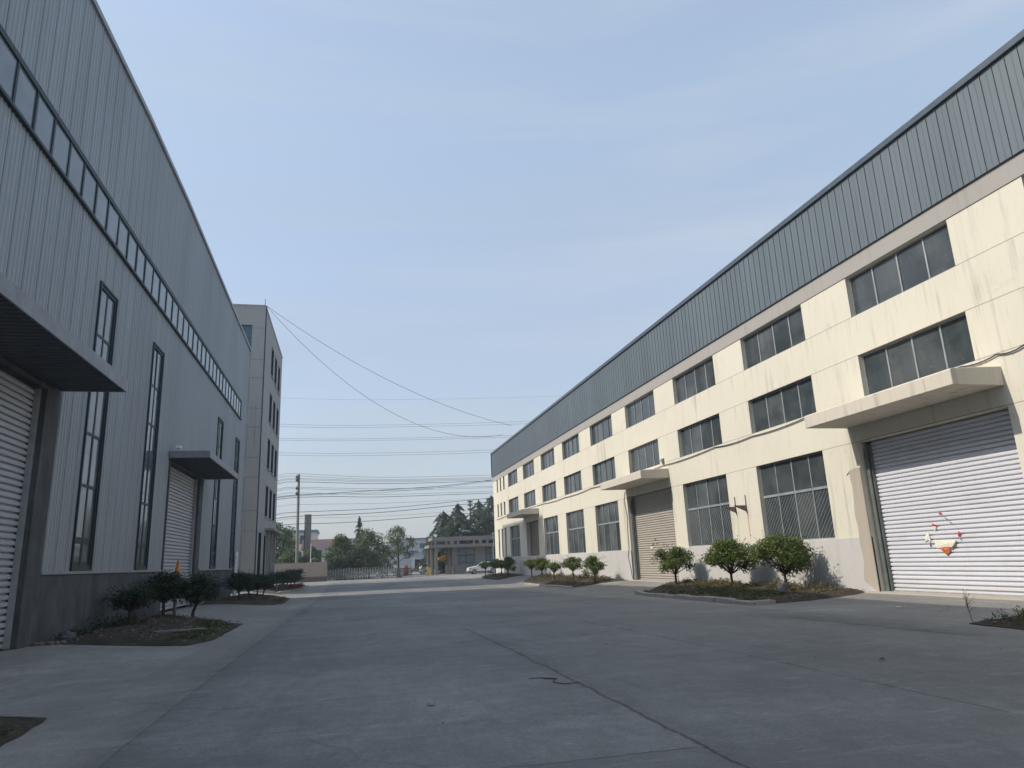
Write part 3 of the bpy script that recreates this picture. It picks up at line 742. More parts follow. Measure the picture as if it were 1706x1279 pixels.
bm = B(); box(bm, XR - .08, XR - .001, c.y - .09, c.y + .09, c.z - .2, c.z + .16, bev=.02); obj('housing', bm, M['bin_grey'], t_)
bm = B(); box(bm, XR - .2, XR - .082, c.y - .07, c.y + .07, c.z - .05, c.z + .1, bev=.02); obj('lens', bm, M['alu'], t_)
# rusty bracket between two ground-floor windows
br = thing('wall_bracket', 'rusty steel twin bracket on the cream wall between two barred windows', 'bracket', (XR, 29.6, 3.4))
for yy in (29.18, 30.1):
    bm = B(); box(bm, XR - .035, XR - .002, yy - .02, yy + .02, 3.2, 4.0)
    prism(bm, [(XR - .05, 3.55), (XR - .62, 3.55), (XR - .62, 3.52), (XR - .05, 3.27)], 'y', yy - .012, yy + .012)
    obj('arm', bm, M['rusty'], br)

# torn paper left on two of the shutters
def scrap(P, X, mat, parent, name):
    bm = B(); pts = [at_x(px, py, X) for px, py in P]; c = sum(pts, Vector()) / len(pts)
    vs = [bm.verts.new((q.x - .012 * (i % 2), q.y, q.z)) for i, q in enumerate(pts)]; cv = bm.verts.new((c.x - .03, c.y, c.z))
    for i in range(len(vs)): bm.faces.new((vs[i], vs[(i + 1) % len(vs)], cv))
    return obj(name, bm, mat, parent)
def zz6(P): return [(1480 + x / 4.92, 800 + y / 4.92) for x, y in P]
XP = XR + .42 - .06
c = at_x(1572, 905, XP)
tp = thing('torn_poster', 'remains of a torn red and cream poster on the white roller door', 'poster', c)
scrap(zz6([(372, 487), (440, 492), (548, 484), (556, 500), (530, 548), (470, 545), (440, 560), (395, 552)]), XP, M['paper'], tp, 'paper_scrap')
scrap(zz6([(298, 510), (304, 460), (322, 420), (334, 440), (348, 500), (325, 490), (308, 502)]), XP, M['paper'], tp, 'paper_scrap')
scrap(zz6([(415, 556), (440, 552), (470, 545), (510, 552), (505, 590), (482, 614), (458, 596), (440, 572)]), XP - .012, M['fire'], tp, 'printed_scrap')
scrap(zz6([(530, 540), (556, 496), (550, 540), (520, 566), (508, 560)]), XP - .012, M['rusty'], tp, 'printed_scrap')
scrap(zz6([(568, 440), (578, 416), (600, 432), (586, 456), (572, 460)]), XP, M['red'], tp, 'red_scrap')
scrap(zz6([(358, 372), (366, 350), (396, 366), (384, 416), (372, 412)]), XP, M['paper'], tp, 'paper_scrap')
scrap(zz6([(358, 374), (362, 350), (376, 360), (396, 364), (390, 378), (368, 376)]), XP - .014, M['red'], tp, 'red_scrap')
scrap(zz6([(408, 276), (420, 258), (436, 268), (430, 282), (420, 276)]), XP, M['red'], tp, 'red_scrap')
scrap(zz6([(340, 500), (350, 510), (352, 530), (346, 552), (338, 520)]), XP, M['bin_grey'], tp, 'glue_mark')
scrap(zz6([(454, 300), (464, 300), (486, 316), (478, 320)]), XP, M['bin_grey'], tp, 'glue_mark')
scrap(zz6([(498, 340), (508, 338), (524, 350), (516, 354)]), XP, M['bin_grey'], tp, 'glue_mark')
scrap(zz6([(584, 462), (590, 466), (602, 488), (596, 490)]), XP, M['bin_grey'], tp, 'glue_mark')
def zb8(P): return [(980 + x / 5.33, 760 + y / 5.33) for x, y in P]
c = at_x(1091, 920, XP)
tp = thing('torn_poster', 'few scraps of a torn poster on the beige roller door', 'poster', c)
scrap(zb8([(552, 808), (566, 802), (574, 815), (566, 826), (554, 822)]), XP, M['paper'], tp, 'paper_scrap')
for P in ([(588, 735), (596, 730), (602, 740), (594, 748)], [(568, 782), (576, 765), (584, 768), (574, 790)], [(604, 765), (612, 762), (618, 774), (608, 780)], [(616, 885), (626, 872), (630, 880), (622, 895)], [(630, 852), (640, 850), (644, 885), (636, 890)], [(596, 905), (614, 905), (612, 914), (598, 914)], [(580, 885), (592, 882), (590, 890)]):
    scrap(zb8(P), XP, M['rusty'], tp, 'glue_mark')

# ================================================================== OFFICE BLOCK
XO, YO, YE, HO = -8.07, 67.4, 85.3, 26.25
of = thing('office_block', 'grey five storey concrete office block beyond the metal factory', 'office building', (XO, 76, 0))
flo = [(6.78, 9.78), (11.5, 14.6), (16.22, 19.33), (21.2, 24.3)]
oc = [(73.9, 76.1), (77.55, 79.75), (81.2, 83.4)]
ops = [(a, b, z0, z1) for z0, z1 in flo for a, b in oc]
gops = [(69.6, 71.9, .3, 5.0), (74.0, 75.6, .3, 4.9), (77.2, 79.2, .9, 4.9), (80.8, 82.9, .9, 4.9)]
nx = [(-11.4, -9.22)]
nops = [(a, b, z0, z1) for z0, z1 in flo + [(1.0, 5.02)] for a, b in nx]
bm = B(); 
for a, b, c, d in strips(YO, YE, -.6, HO, ops + gops): face(bm, [(XO, a, c), (XO, b, c), (XO, b, d), (XO, a, d)])
for a, b, c, d in ops + gops:
    for p, q in (((a, c), (a, d)), ((a, d), (b, d)), ((b, d), (b, c)), ((b, c), (a, c))): face(bm, [(XO, p[0], p[1]), (XO, q[0], q[1]), (XO - .3, q[0], q[1]), (XO - .3, p[0], p[1])])
flat_wall_y(bm, YO, -24, XO, -.6, HO, nops, .3)
face(bm, [(-24, YE, -.6), (XO, YE, -.6), (XO, YE, HO), (-24, YE, HO)]); face(bm, [(-24, YO, -.6), (-24, YE, -.6), (-24, YE, HO), (-24, YO, HO)])
obj('wall', bm, M['office'], of, recalc=False)
bm = B(); box(bm, -24, XO + .02, YO - .02, YE, HO - .3, HO - .25); box(bm, XO - .22, XO + .05, YO - .05, YE + .05, HO, HO + .09); box(bm, -24, XO - .22, YO - .05, YO + .17, HO + .002, HO + .09)
obj('parapet', bm, M['office'], of)
bm = B(); tube(bm, [(XO + .06, YO + .22, -.4), (XO + .06, YO + .22, HO - .1)], .055, 6); obj('downpipe', bm, M['trim_dark'], of)
for (a, b, z0, z1) in ops + gops:
    bm = B(); X0, X1 = XO - .26, XO - .20; mid = (a + b) / 2
    box(bm, XO - .29, XO - .004, a + .001, a + .03, z0 + .001, z1 - .001); box(bm, XO - .29, XO - .004, b - .03, b - .001, z0 + .001, z1 - .001)
    box(bm, X0, X1, a, a + .06, z0, z1); box(bm, X0, X1, b - .06, b, z0, z1); box(bm, X0, X1, mid - .03, mid + .03, z0, z1)
    for z in (z0 + .03, z1 - .03, z0 + (z1 - z0) * .65): box(bm, X0 + .002, X1 - .002, a + .06, mid - .03, z - .03, z + .03); box(bm, X0 + .002, X1 - .002, mid + .03, b - .06, z - .03, z + .03)
    wd = obj('window', bm, M['frame_teal'], of)
    bm = B(); panes_x(bm, XO - .23, [(a, mid, z0, z1), (mid, b, z0, z1)], 1); obj('pane', bm, M['glass_office'], wd)
    if z0 > 5:
        bm = B(); box(bm, XO - .1, XO + .10, a - .1, b + .1, z0 - .12, z0 - .01, bev=.01); obj('sill', bm, M['beam'], wd)
for (a, b, z0, z1) in nops:
    bm = B(); mid = (a + b) / 2
    for x0, x1 in ((a, a + .06), (b - .06, b), (mid - .03, mid + .03)): box(bm, x0, x1, YO + .18, YO + .24, z0, z1)
    for z in (z0 + .03, z1 - .03, z0 + (z1 - z0) * .6): box(bm, a + .06, mid - .03, YO + .182, YO + .238, z - .03, z + .03); box(bm, mid + .03, b - .06, YO + .182, YO + .238, z - .03, z + .03)
    wd = obj('window', bm, M['frame_teal'], of)
    bm = B()
    for q0, q1 in ((a, mid), (mid, b)): face(bm, [(q0, YO + .21, z0), (q1, YO + .212, z0), (q1, YO + .212, z1), (q0, YO + .21, z1)])
    obj('pane', bm, M['glass_blue'] if z0 > 20 else M['glass_office'], wd)
    bm = B(); box(bm, a - .1, b + .1, YO - .09, YO + .1, z0 - .11, z0 - .01); obj('sill', bm, M['beam'], wd)
bm = B(); box(bm, XO + .001, XO + .85, 74.4, 84.4, 5.42, 5.62); obj('entrance_slab', bm, M['office'], of)
bm = B(); tube(bm, [(XO - .1, YO + .1, HO + .09), (XO - .06, YO + .1, HO + .75)], .03, 6); obj('roof_rod', bm, M['rusty'], of)
for y0 in (76.4, 80.0, 83.4):
    bm = B(); box(bm, XO + .003, XO + .22, y0 - .2, y0 + .2, -.5, 5.4); obj('pilaster', bm, M['beam'], of)
# guy wires from its roof corner to the cream factory
def wire(name, pts, r, label, cat, group=None, n=14, s=0):
    bm = B(); tube(bm, sag(pts, n, s), r, 4); return tag(obj(name, bm, M['wire']), label, cat, group)
A = Vector((XO, YO + .1, HO + .1))
E1 = at_x(872, 714, XR - .1); E2 = at_x(845, 724, XR - .1)
wire('stay_wire', [A, at_x(853, 709, XR)], .018, 'upper of two thin wires sagging from the office roof corner to the slate band', 'wire', None, 24, 1.6)
wire('stay_wire', [A, at_x(838, 724, XR)], .018, 'lower of two thin wires sagging from the office roof corner to the slate band', 'wire', None, 24, 4.2)

# ================================================================== TREES AND PLANTS
def leaf(bm, c, nrm, up, L, W):
    side = nrm.cross(up)
    if side.length < 1e-3: side = nrm.orthogonal()
    side.normalize(); up = side.cross(nrm).normalized()
    a = bm.verts.new(c - up * L * .5); b = bm.verts.new(c + side * W * .5 - nrm * W * .12); d = bm.verts.new(c + up * L * .5 - nrm * L * .12); e = bm.verts.new(c - side * W * .5 - nrm * W * .12)
    bm.faces.new((a, b, d, e))
def rvec(rng):
    while True:
        v = Vector((rng.uniform(-1, 1), rng.uniform(-1, 1), rng.uniform(-1, 1)))
        if .05 < v.length < 1: return v.normalized()
def clump_crown(bm, rng, clumps, nleaf, L, droop=.3):
    tot = sum(r ** 2 for _, r, _ in clumps)
    for c, r, sq in clumps:
        n = int(nleaf * r ** 2 / tot)
        for _ in range(n):
            d = rvec(rng); rad = r * (rng.random() ** .45) * (1 + .25 * mnoise.noise((c + d * 1.7) * 2.3))
            p = c + Vector((d.x * rad, d.y * rad, d.z * rad * sq))
            nn = (d * .8 + rvec(rng) * .9 + Vector((0, 0, .35))).normalized()
            up = (rvec(rng) + d * .6 - Vector((0, 0, droop))).normalized()
            s = rng.uniform(.7, 1.3); leaf(bm, p, nn, up, L * s, L * .45 * s)
def small_tree(name, seed, H, R, stem, nleaf, L, leafm, barkm, label, cat, loc, group, flat=.8, low=0.0, lean=(0, 0)):
    """clipped evergreen: short trunk, a few limbs, rounded but ragged crown"""
    rng = random.Random(seed); root = thing(name, label, cat, (0, 0, 0), group)
    bm = B(); top = Vector((lean[0], lean[1], stem))
    tube(bm, [(0, 0, -.1), (.01, 0, stem * .4), top * .8, top], [.075, .06, .055, .05], 8)
    cz = stem + (H - stem) * .48; ctr = Vector((lean[0], lean[1], cz))
    clumps = [(ctr, R * .62, .8)]
    for k in range(11):
        a = 2 * PI * k / 11 + rng.uniform(-.25, .25); rr = R * rng.uniform(.52, .72); zz = cz + (H - stem) * rng.uniform(-.30 - low, .28)
        c = Vector((lean[0] + math.cos(a) * rr, lean[1] + math.sin(a) * rr, zz)); clumps.append((c, R * rng.uniform(.30, .42), .85))
    for k in range(5):
        a = rng.uniform(0, 2 * PI); rr = R * rng.uniform(.05, .4)
        clumps.append((Vector((lean[0] + math.cos(a) * rr, lean[1] + math.sin(a) * rr, H - R * rng.uniform(.22, .34))), R * rng.uniform(.26, .36), .8))
    for c, r, q in clumps[1:]:
        mid = top.lerp(c, .5); mid.z -= .03; tube(bm, [top * .92, mid, c], [.03, .02, .008], 5, cap=False)
    obj('trunk', bm, barkm, root)
    bm = B(); clump_crown(bm, rng, clumps, nleaf, L)
    for k in range(40):                                     # stray shoots break the outline
        d = rvec(rng); d.z = abs(d.z) * .8 - .15; d.normalize()
        b0 = ctr + Vector((d.x * R * .85, d.y * R * .85, d.z * (H - stem) * .46))
        for j in range(6):
            p = b0 + d * (j * R * .06); leaf(bm, p + rvec(rng) * .03, (rvec(rng) + Vector((0, 0, .5))).normalized(), (d + rvec(rng) * .5).normalized(), L, L * .42)
    obj('crown', bm, leafm, root, recalc=False)
    root.location = loc
    return root
def gp(x, y, up=.06): return Vector((x, y, gz(x, y) + up))
T1 = small_tree('evergreen_tree', 1, 1.96, 1.04, .62, 6000, .105, M['leaf'], M['bark'], 'round clipped evergreen in the near right bed, closest to the beige shutter', 'tree', gp(16.2, 34.3), 'clipped trees in the near right bed')
T2 = small_tree('evergreen_tree', 2, 2.12, 1.20, .66, 8200, .105, M['leaf'], M['bark'], 'wide clipped evergreen below the rusty bracket, middle of the near right bed', 'tree', gp(16.1, 28.6), 'clipped trees in the near right bed', low=.03)
T3 = small_tree('evergreen_tree', 3, 2.14, 1.26, .66, 8600, .105, M['leaf'], M['bark'], 'clipped evergreen with a grey bucket at its foot near the white shutter', 'tree', gp(16.2, 24.8), 'clipped trees in the near right bed', low=.05)
# suckers low on the middle tree
# far right beds: taller bare stems, smaller ragged crowns
F1 = small_tree('evergreen_tree', 4, 1.72, .72, .80, 2600, .105, M['leaf'], M['bark'], 'clipped evergreen at the far end of the right bed of five', 'tree', gp(15.95, 63.0, .05), 'small trees in the right bed of five')
F2 = small_tree('evergreen_tree', 5, 1.80, .80, .78, 3000, .105, M['leaf'], M['bark'], 'clipped evergreen, second from the far end of the bed of five', 'tree', gp(15.9, 59.3, .05), 'small trees in the right bed of five')
F3 = small_tree('evergreen_tree', 6, 1.45, .66, .62, 1500, .105, M['leaf'], M['bark'], 'small sparse evergreen in the middle of the bed of five', 'tree', gp(15.9, 55.6, .05), 'small trees in the right bed of five')
F4 = small_tree('evergreen_tree', 9, 1.78, .84, .82, 3000, .105, M['leaf'], M['bark'], 'clipped evergreen with bare reddish trunk, second nearest in the bed of five', 'tree', gp(15.9, 50.6, .05), 'small trees in the right bed of five')
F5 = small_tree('evergreen_tree', 10, 1.82, .86, .62, 3400, .105, M['leaf'], M['bark'], 'bushy evergreen with low shoots at the near end of the bed of five', 'tree', gp(15.9, 45.9, .05), 'small trees in the right bed of five', low=.22)
for (xy, s, src, lab) in [((15.6, 83.5), .98, F1, 'dark evergreen nearest the white car in front of the narrow windows'), ((16.1, 80.0), 1.0, F2, 'dark evergreen beneath the narrow windows, middle of the far right bed'),
      ((16.2, 77.2), .95, F4, 'dark evergreen under the last tall window in the far right bed'), ((16.2, 74.0), 1.12, F5, 'broad dark evergreen at the near end of the far right bed')]:
    dup(src, gp(*xy, .05), random.uniform(0, 6), (s, s, s), lab, 'dark trees in the far right bed')
# left beds, in deep shade
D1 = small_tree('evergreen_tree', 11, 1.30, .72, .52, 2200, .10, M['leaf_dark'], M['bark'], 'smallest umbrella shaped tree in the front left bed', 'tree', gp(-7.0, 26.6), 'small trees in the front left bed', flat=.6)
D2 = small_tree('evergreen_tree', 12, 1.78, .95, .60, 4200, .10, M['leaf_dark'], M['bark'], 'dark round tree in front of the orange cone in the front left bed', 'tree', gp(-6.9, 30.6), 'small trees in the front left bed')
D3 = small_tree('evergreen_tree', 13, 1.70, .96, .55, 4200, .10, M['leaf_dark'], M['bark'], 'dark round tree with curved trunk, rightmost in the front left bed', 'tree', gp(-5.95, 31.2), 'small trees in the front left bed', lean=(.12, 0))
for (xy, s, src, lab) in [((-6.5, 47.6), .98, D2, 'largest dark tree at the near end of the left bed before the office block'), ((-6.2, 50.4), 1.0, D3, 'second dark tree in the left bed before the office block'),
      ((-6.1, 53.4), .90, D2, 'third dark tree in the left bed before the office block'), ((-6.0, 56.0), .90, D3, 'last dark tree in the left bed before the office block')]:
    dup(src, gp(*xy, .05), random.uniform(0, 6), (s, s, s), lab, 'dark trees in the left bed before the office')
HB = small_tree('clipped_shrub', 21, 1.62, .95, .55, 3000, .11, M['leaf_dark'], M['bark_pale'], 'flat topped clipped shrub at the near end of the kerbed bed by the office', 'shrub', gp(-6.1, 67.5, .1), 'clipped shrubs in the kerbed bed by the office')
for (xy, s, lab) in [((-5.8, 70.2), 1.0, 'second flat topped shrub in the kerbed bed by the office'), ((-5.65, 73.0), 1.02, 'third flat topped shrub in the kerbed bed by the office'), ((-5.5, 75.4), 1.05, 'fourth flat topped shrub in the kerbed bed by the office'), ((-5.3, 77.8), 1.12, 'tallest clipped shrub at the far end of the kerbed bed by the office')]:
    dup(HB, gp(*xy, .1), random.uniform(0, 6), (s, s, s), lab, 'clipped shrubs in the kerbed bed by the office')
bm = B(); rng = random.Random(5)
clump_crown(bm, rng, [(Vector((-5.0 + .25 * i * .5, 70.5 + 1.2 * i, gz(-5, 70) + .42)), .42, .7) for i in range(5)], 1300, .10)
tag(obj('red_shrub', bm, M['leaf_red'], recalc=False), 'low dark red shrub at the kerb corner beside the clipped shrubs', 'shrub')

# weeds and leaf litter on the beds
def weeds(P, n, L, mat, hgt, seed, name, lab):
    rng = random.Random(seed); bm = B(); x0, x1 = min(p[0] for p in P), max(p[0] for p in P); y0, y1 = min(p[1] for p in P), max(p[1] for p in P)
    k = 0; tries = 0
    while k < n and tries < n * 20:
        tries += 1
        x, y = rng.uniform(x0, x1), rng.uniform(y0, y1)
        if not inpoly(x, y, P) or edge_d(x, y, P) < .16 or mnoise.noise((x * .9, y * .9, seed)) < -.05: continue
        hh = hgt * rng.uniform(.2, 1.0) * (1 + .8 * mnoise.noise((x * .5, y * .5, seed + 5))); k += 1
        for j in range(4):
            c = Vector((x + rng.uniform(-.09, .09), y + rng.uniform(-.09, .09), gz(x, y) + .035 + .10 * sst(0, .6, edge_d(x, y, P)) + rng.uniform(0, hh)))
            leaf(bm, c, (rvec(rng) + Vector((0, 0, .4))).normalized(), (rvec(rng) + Vector((0, 0, .8))).normalized(), L * rng.uniform(.6, 1.4), L * .3)
    return tag(obj(name, bm, mat, recalc=False), lab, 'weeds', None, 'stuff')
def litter_on(P, n, seed, lab):
    rng = random.Random(seed); bm = B(); x0, x1 = min(p[0] for p in P), max(p[0] for p in P); y0, y1 = min(p[1] for p in P), max(p[1] for p in P); k = 0
    while k < n:
        x, y = rng.uniform(x0, x1), rng.uniform(y0, y1)
        if not inpoly(x, y, P) or edge_d(x, y, P) < .1: continue
        k += 1; c = Vector((x, y, gz(x, y) + .045 + .10 * sst(0, .6, edge_d(x, y, P)) + rng.uniform(0, .05)))
        leaf(bm, c, (Vector((0, 0, 1)) + rvec(rng) * .6).normalized(), rvec(rng), rng.uniform(.05, .14), rng.uniform(.03, .06))
    return tag(obj('leaf_litter', bm, M['litter'], recalc=False), lab, 'leaf litter', None, 'stuff')
M['litter'] = leafmat('dead_leaves', (.06, .045, .03), (.26, .20, .13))
litter_on(BEDS['right_a'], 1500, 31, 'dead leaves strewn over the near right bed')
litter_on(BEDS['right_b'], 800, 32, 'dead leaves strewn over the right bed of five trees')
litter_on(BEDS['left_a'], 900, 33, 'dead leaves strewn over the front left bed')
litter_on(BEDS['right_d'], 700, 34, 'dead leaves in the bed at the right edge')
weeds([(15.4, 22), (17.5, 22), (17.5, 36), (15.6, 34)], 1500, .11, M['leaf_dry'], .22, 3, 'dry_weeds', 'dry weeds and fallen leaves along the wall in the near right bed')
weeds([(12.8, 22), (15.6, 22), (15.8, 34.5), (14.0, 32)], 1500, .09, M['weed'], .12, 4, 'weeds', 'low green weeds behind the kerb of the near right bed')
weeds([(15.2, 46), (17.5, 44.5), (17.5, 65), (15.0, 62)], 1300, .12, M['leaf_dry'], .25, 6, 'dry_weeds', 'dry weeds along the wall in the right bed of five trees')
weeds(BEDS['right_c'], 260, .12, M['leaf_dry'], .16, 8, 'dry_weeds', 'dry weeds in the far right bed')
weeds(BEDS['right_d'], 1300, .08, M['weed'], .14, 9, 'weeds', 'weeds in the bed corner at the right edge of the picture')
weeds([(-4.6, 19.6), (-3.4, 20), (-3.6, 27), (-5.6, 30), (-4.8, 24)], 1300, .07, M['weed'], .08, 10, 'weeds', 'short grass at the road side of the front left bed')
weeds([(-7.9, 22.4), (-6.9, 22.0), (-6.4, 27), (-7.9, 29)], 260, .12, M['leaf_dark'], .34, 11, 'weeds', 'dark weeds against the cement plinth in the front left bed')
weeds(BEDS['left_d'], 2600, .06, M['leaf_dark'], .10, 12, 'weeds', 'grass in the bed at the bottom left corner')
weeds([(-4.9, 48), (-4.0, 48), (-4.2, 56), (-5.0, 57)], 300, .09, M['weed'], .08, 13, 'weeds', 'grass along the edge of the left bed before the office')
weeds(BEDS['left_b'], 300, .08, M['leaf_dry'], .04, 15, 'leaf_litter', 'leaf litter scattered over the left bed before the office')
# bare sapling at right edge
c = gp(12.35, 12.6); rng = random.Random(2); bm = B()
tube(bm, [c - Vector((0, 0, .05)), c + Vector((-.03, .02, .2)), c + Vector((-.02, .03, .42))], [.008, .006, .004], 5)
for k in range(11):
    b0 = c + Vector((-.025, .025, .13 + .026 * k)); d = rvec(rng); d.z = abs(d.z) + .5; d.normalize(); tube(bm, [b0, b0 + d * .13, b0 + d * .2 + rvec(rng) * .05], [.005, .003, .002], 4)
    for j in range(4): leaf(bm, b0 + d * (.08 + .04 * j) + rvec(rng) * .02, rvec(rng), d, .03, .015)
tag(obj('sapling', bm, M['leaf_dry'], recalc=False), 'thin dry sapling in the bed corner at the right edge', 'sapling')

def broad_tree(name, seed, base, H, R, stem, nleaf, L, leafm, barkm, label, cat, group=None, nclump=20, tall=1.0):
    rng = random.Random(seed); root = thing(name, label, cat, base, group); base = Vector(base); bm = B()
    top = base + Vector((rng.uniform(-.2, .2), rng.uniform(-.2, .2), stem + (H - stem) * .55))
    tube(bm, [base - Vector((0, 0, .3)), base.lerp(top, .5), top], [.045 * H / 2, .03 * H / 2, .012 * H / 2], 8)
    clumps = []
    for k in range(nclump):
        u = (k + .5) / nclump; a = k * 2.399 + rng.uniform(-.3, .3)
        z = stem + (H - stem) * (.08 + .84 * u); prof = math.sin(PI * min(1, .22 + .74 * u)) ** .8
        rr = R * prof * rng.uniform(.25, .8)
        c = base + Vector((math.cos(a) * rr, math.sin(a) * rr, z)); r = R * rng.uniform(.24, .40) * (.7 + .4 * prof)
        clumps.append((c, r, .75)); s0 = base.lerp(top, min(1, max(.3, (z - .25 * (H - stem)) / (top.z - base.z)))); tube(bm, [s0, s0.lerp(c, .6) + Vector((0, 0, .1)), c], [.012 * H / 2, .008 * H / 2, .004 * H / 2], 5, cap=False)
    obj('trunk', bm, barkm, root); bm = B(); clump_crown(bm, rng, clumps, nleaf, L); obj('crown', bm, leafm, root, recalc=False); return root
def conifer(name, seed, base, H, R, leafm, label, group=None, nb=95, bare=.10, L=.42, power=.85):
    rng = random.Random(seed); root = thing(name, label, 'tree', base, group); base = Vector(base); bm = B()
    tube(bm, [base - Vector((0, 0, .3)), base + Vector((0, 0, H * .5)), base + Vector((0, 0, H))], [.02 * H, .012 * H, .004], 7)
    cr = B()
    for i in range(nb):
        u = (i + rng.random()) / nb; u = u ** 1.12; z = H * (bare + (.985 - bare) * u)
        a = i * 2.399 + rng.uniform(-.5, .5)
        Lb = (R * (1 - u) ** power + .10) * rng.uniform(.62, 1.12) * (1 + .25 * mnoise.noise((a, z * .6, seed)))
        d = Vector((math.cos(a), math.sin(a), 0)); rise = rng.uniform(-.05, .22)
        p0 = base + Vector((0, 0, z)); p1 = p0 + d * Lb * .55 + Vector((0, 0, rise * Lb)); p2 = p0 + d * Lb + Vector((0, 0, (rise - .30) * Lb))
        tube(bm, [p0, p1, p2], [.03, .02, .008], 4, cap=False)
        side = Vector((-d.y, d.x, 0)); nn = int(12 + 34 * Lb)
        for j in range(nn):
            s_ = .06 + .96 * rng.random() ** .75; q = p0.lerp(p1, min(1, s_ / .55)) if s_ < .55 else p1.lerp(p2, (s_ - .55) / .45)
            wd = Lb * .34 * (1.05 - s_ * .75) + .06; q = q + side * rng.uniform(-wd, wd) + Vector((0, 0, rng.uniform(-.30, .06)))
            leaf(cr, q, (Vector((0, 0, 1)) + rvec(rng) * .9).normalized(), (d + side * rng.uniform(-.9, .9) - Vector((0, 0, .45))).normalized(), L * rng.uniform(.6, 1.35), L * .30)
    for k in range(26): leaf(cr, base + Vector((rng.uniform(-.08, .08), rng.uniform(-.08, .08), H * rng.uniform(.93, 1.0))), rvec(rng), Vector((rng.uniform(-.4, .4), rng.uniform(-.4, .4), 1)).normalized(), .3, .09)
    obj('trunk', bm, M['bark'], root); obj('crown', cr, leafm, root, recalc=False); return root
ZF = -.25
def fb(px, Y): p = at_y(px, 940, Y); return (p.x, Y, ZF)
# beyond the boundary wall
broad_tree('broadleaf_tree', 31, fb(454, 124), 9.9, 4.9, .6, 10500, .38, M['leaf_mid'], M['bark'], 'tall leafy tree beside the office block behind the boundary wall', 'tree', nclump=26)
broad_tree('broadleaf_tree', 32, fb(519, 118), 5.2, 2.7, .4, 4200, .30, M['leaf_mid'], M['bark'], 'low loose tree behind the wall around the foot of the white pole', 'tree')
broad_tree('broadleaf_tree', 38, fb(485, 117), 5.0, 2.6, .3, 4200, .30, M['leaf_mid'], M['bark'], 'low tree behind the wall at the foot of the utility pole', 'tree')
broad_tree('broadleaf_tree', 33, fb(566, 113), 6.7, 3.4, .3, 9000, .28, M['leaf_mid'], M['bark'], 'broad bushy tree behind the gate, left of the spiky conifer', 'tree', nclump=24)
broad_tree('broadleaf_tree', 34, fb(614, 111), 7.3, 3.7, .3, 10000, .28, M['leaf_mid'], M['bark'], 'tallest bushy tree behind the gate, in front of the spiky conifer', 'tree', nclump=26)
broad_tree('dark_shrub', 39, fb(590, 109), 4.0, 4.4, .1, 8000, .26, M['leaf_dark'], M['bark'], 'dark shrub mass directly behind the folding gate', 'shrub', nclump=20)
broad_tree('dark_shrub', 40, fb(557, 109), 3.4, 2.8, .1, 4200, .26, M['leaf_dark'], M['bark'], 'dark low shrub behind the gate beside the boundary wall', 'shrub', nclump=14)
conifer('conifer_tree', 35, fb(598, 121), 9.9, 2.0, M['leaf_conifer'], 'slim spiky conifer rising above the bushy trees behind the gate', nb=70)
broad_tree('broadleaf_tree', 36, fb(664, 124), 8.4, 3.1, 2.9, 3000, .30, M['leaf_mid'], M['bark'], 'slender open crowned street tree right of the gate', 'tree', nclump=15)
broad_tree('broadleaf_tree', 37, fb(645, 130), 4.3, 2.3, .4, 2200, .28, M['leaf_mid'], M['bark'], 'small pale tree in front of the grey shops', 'tree', nclump=12)
# behind the guard house
conifer('conifer_tree', 41, fb(740, 128), 10.9, 5.2, M['leaf_conifer'], 'leftmost dark cedar above the guard house roof', 'cedars behind the guard house', 140, power=.62)
conifer('conifer_tree', 42, fb(765, 124), 11.9, 5.2, M['leaf_conifer'], 'pointed cedar in front of the others above the guard house', 'cedars behind the guard house', 140, power=.62)
conifer('conifer_tree', 43, fb(800, 130), 12.9, 5.8, M['leaf_conifer'], 'wide dark cedar right of the small pole behind the guard house', 'cedars behind the guard house', 140, power=.62)
conifer('conifer_tree', 44, fb(822, 126), 13.4, 5.6, M['leaf_conifer'], 'tallest dark cedar touching the corner of the cream factory', 'cedars behind the guard house', 140, power=.62)
broad_tree('broadleaf_tree', 45, fb(722, 127), 6.8, 2.4, 1.0, 3200, .28, M['leaf_mid'], M['bark'], 'light green tree left of the cedars behind the guard house', 'tree')
broad_tree('dark_shrub', 46, fb(792, 124), 7.0, 4.6, .3, 8000, .30, M['leaf_dark'], M['bark'], 'dark bush filling the gap below the cedars', 'shrub')
broad_tree('green_shrub', 47, fb(738, 128), 2.6, 1.4, .1, 700, .2, M['leaf_mid'], M['bark'], 'small green shrub seen through the guard house opening', 'shrub')

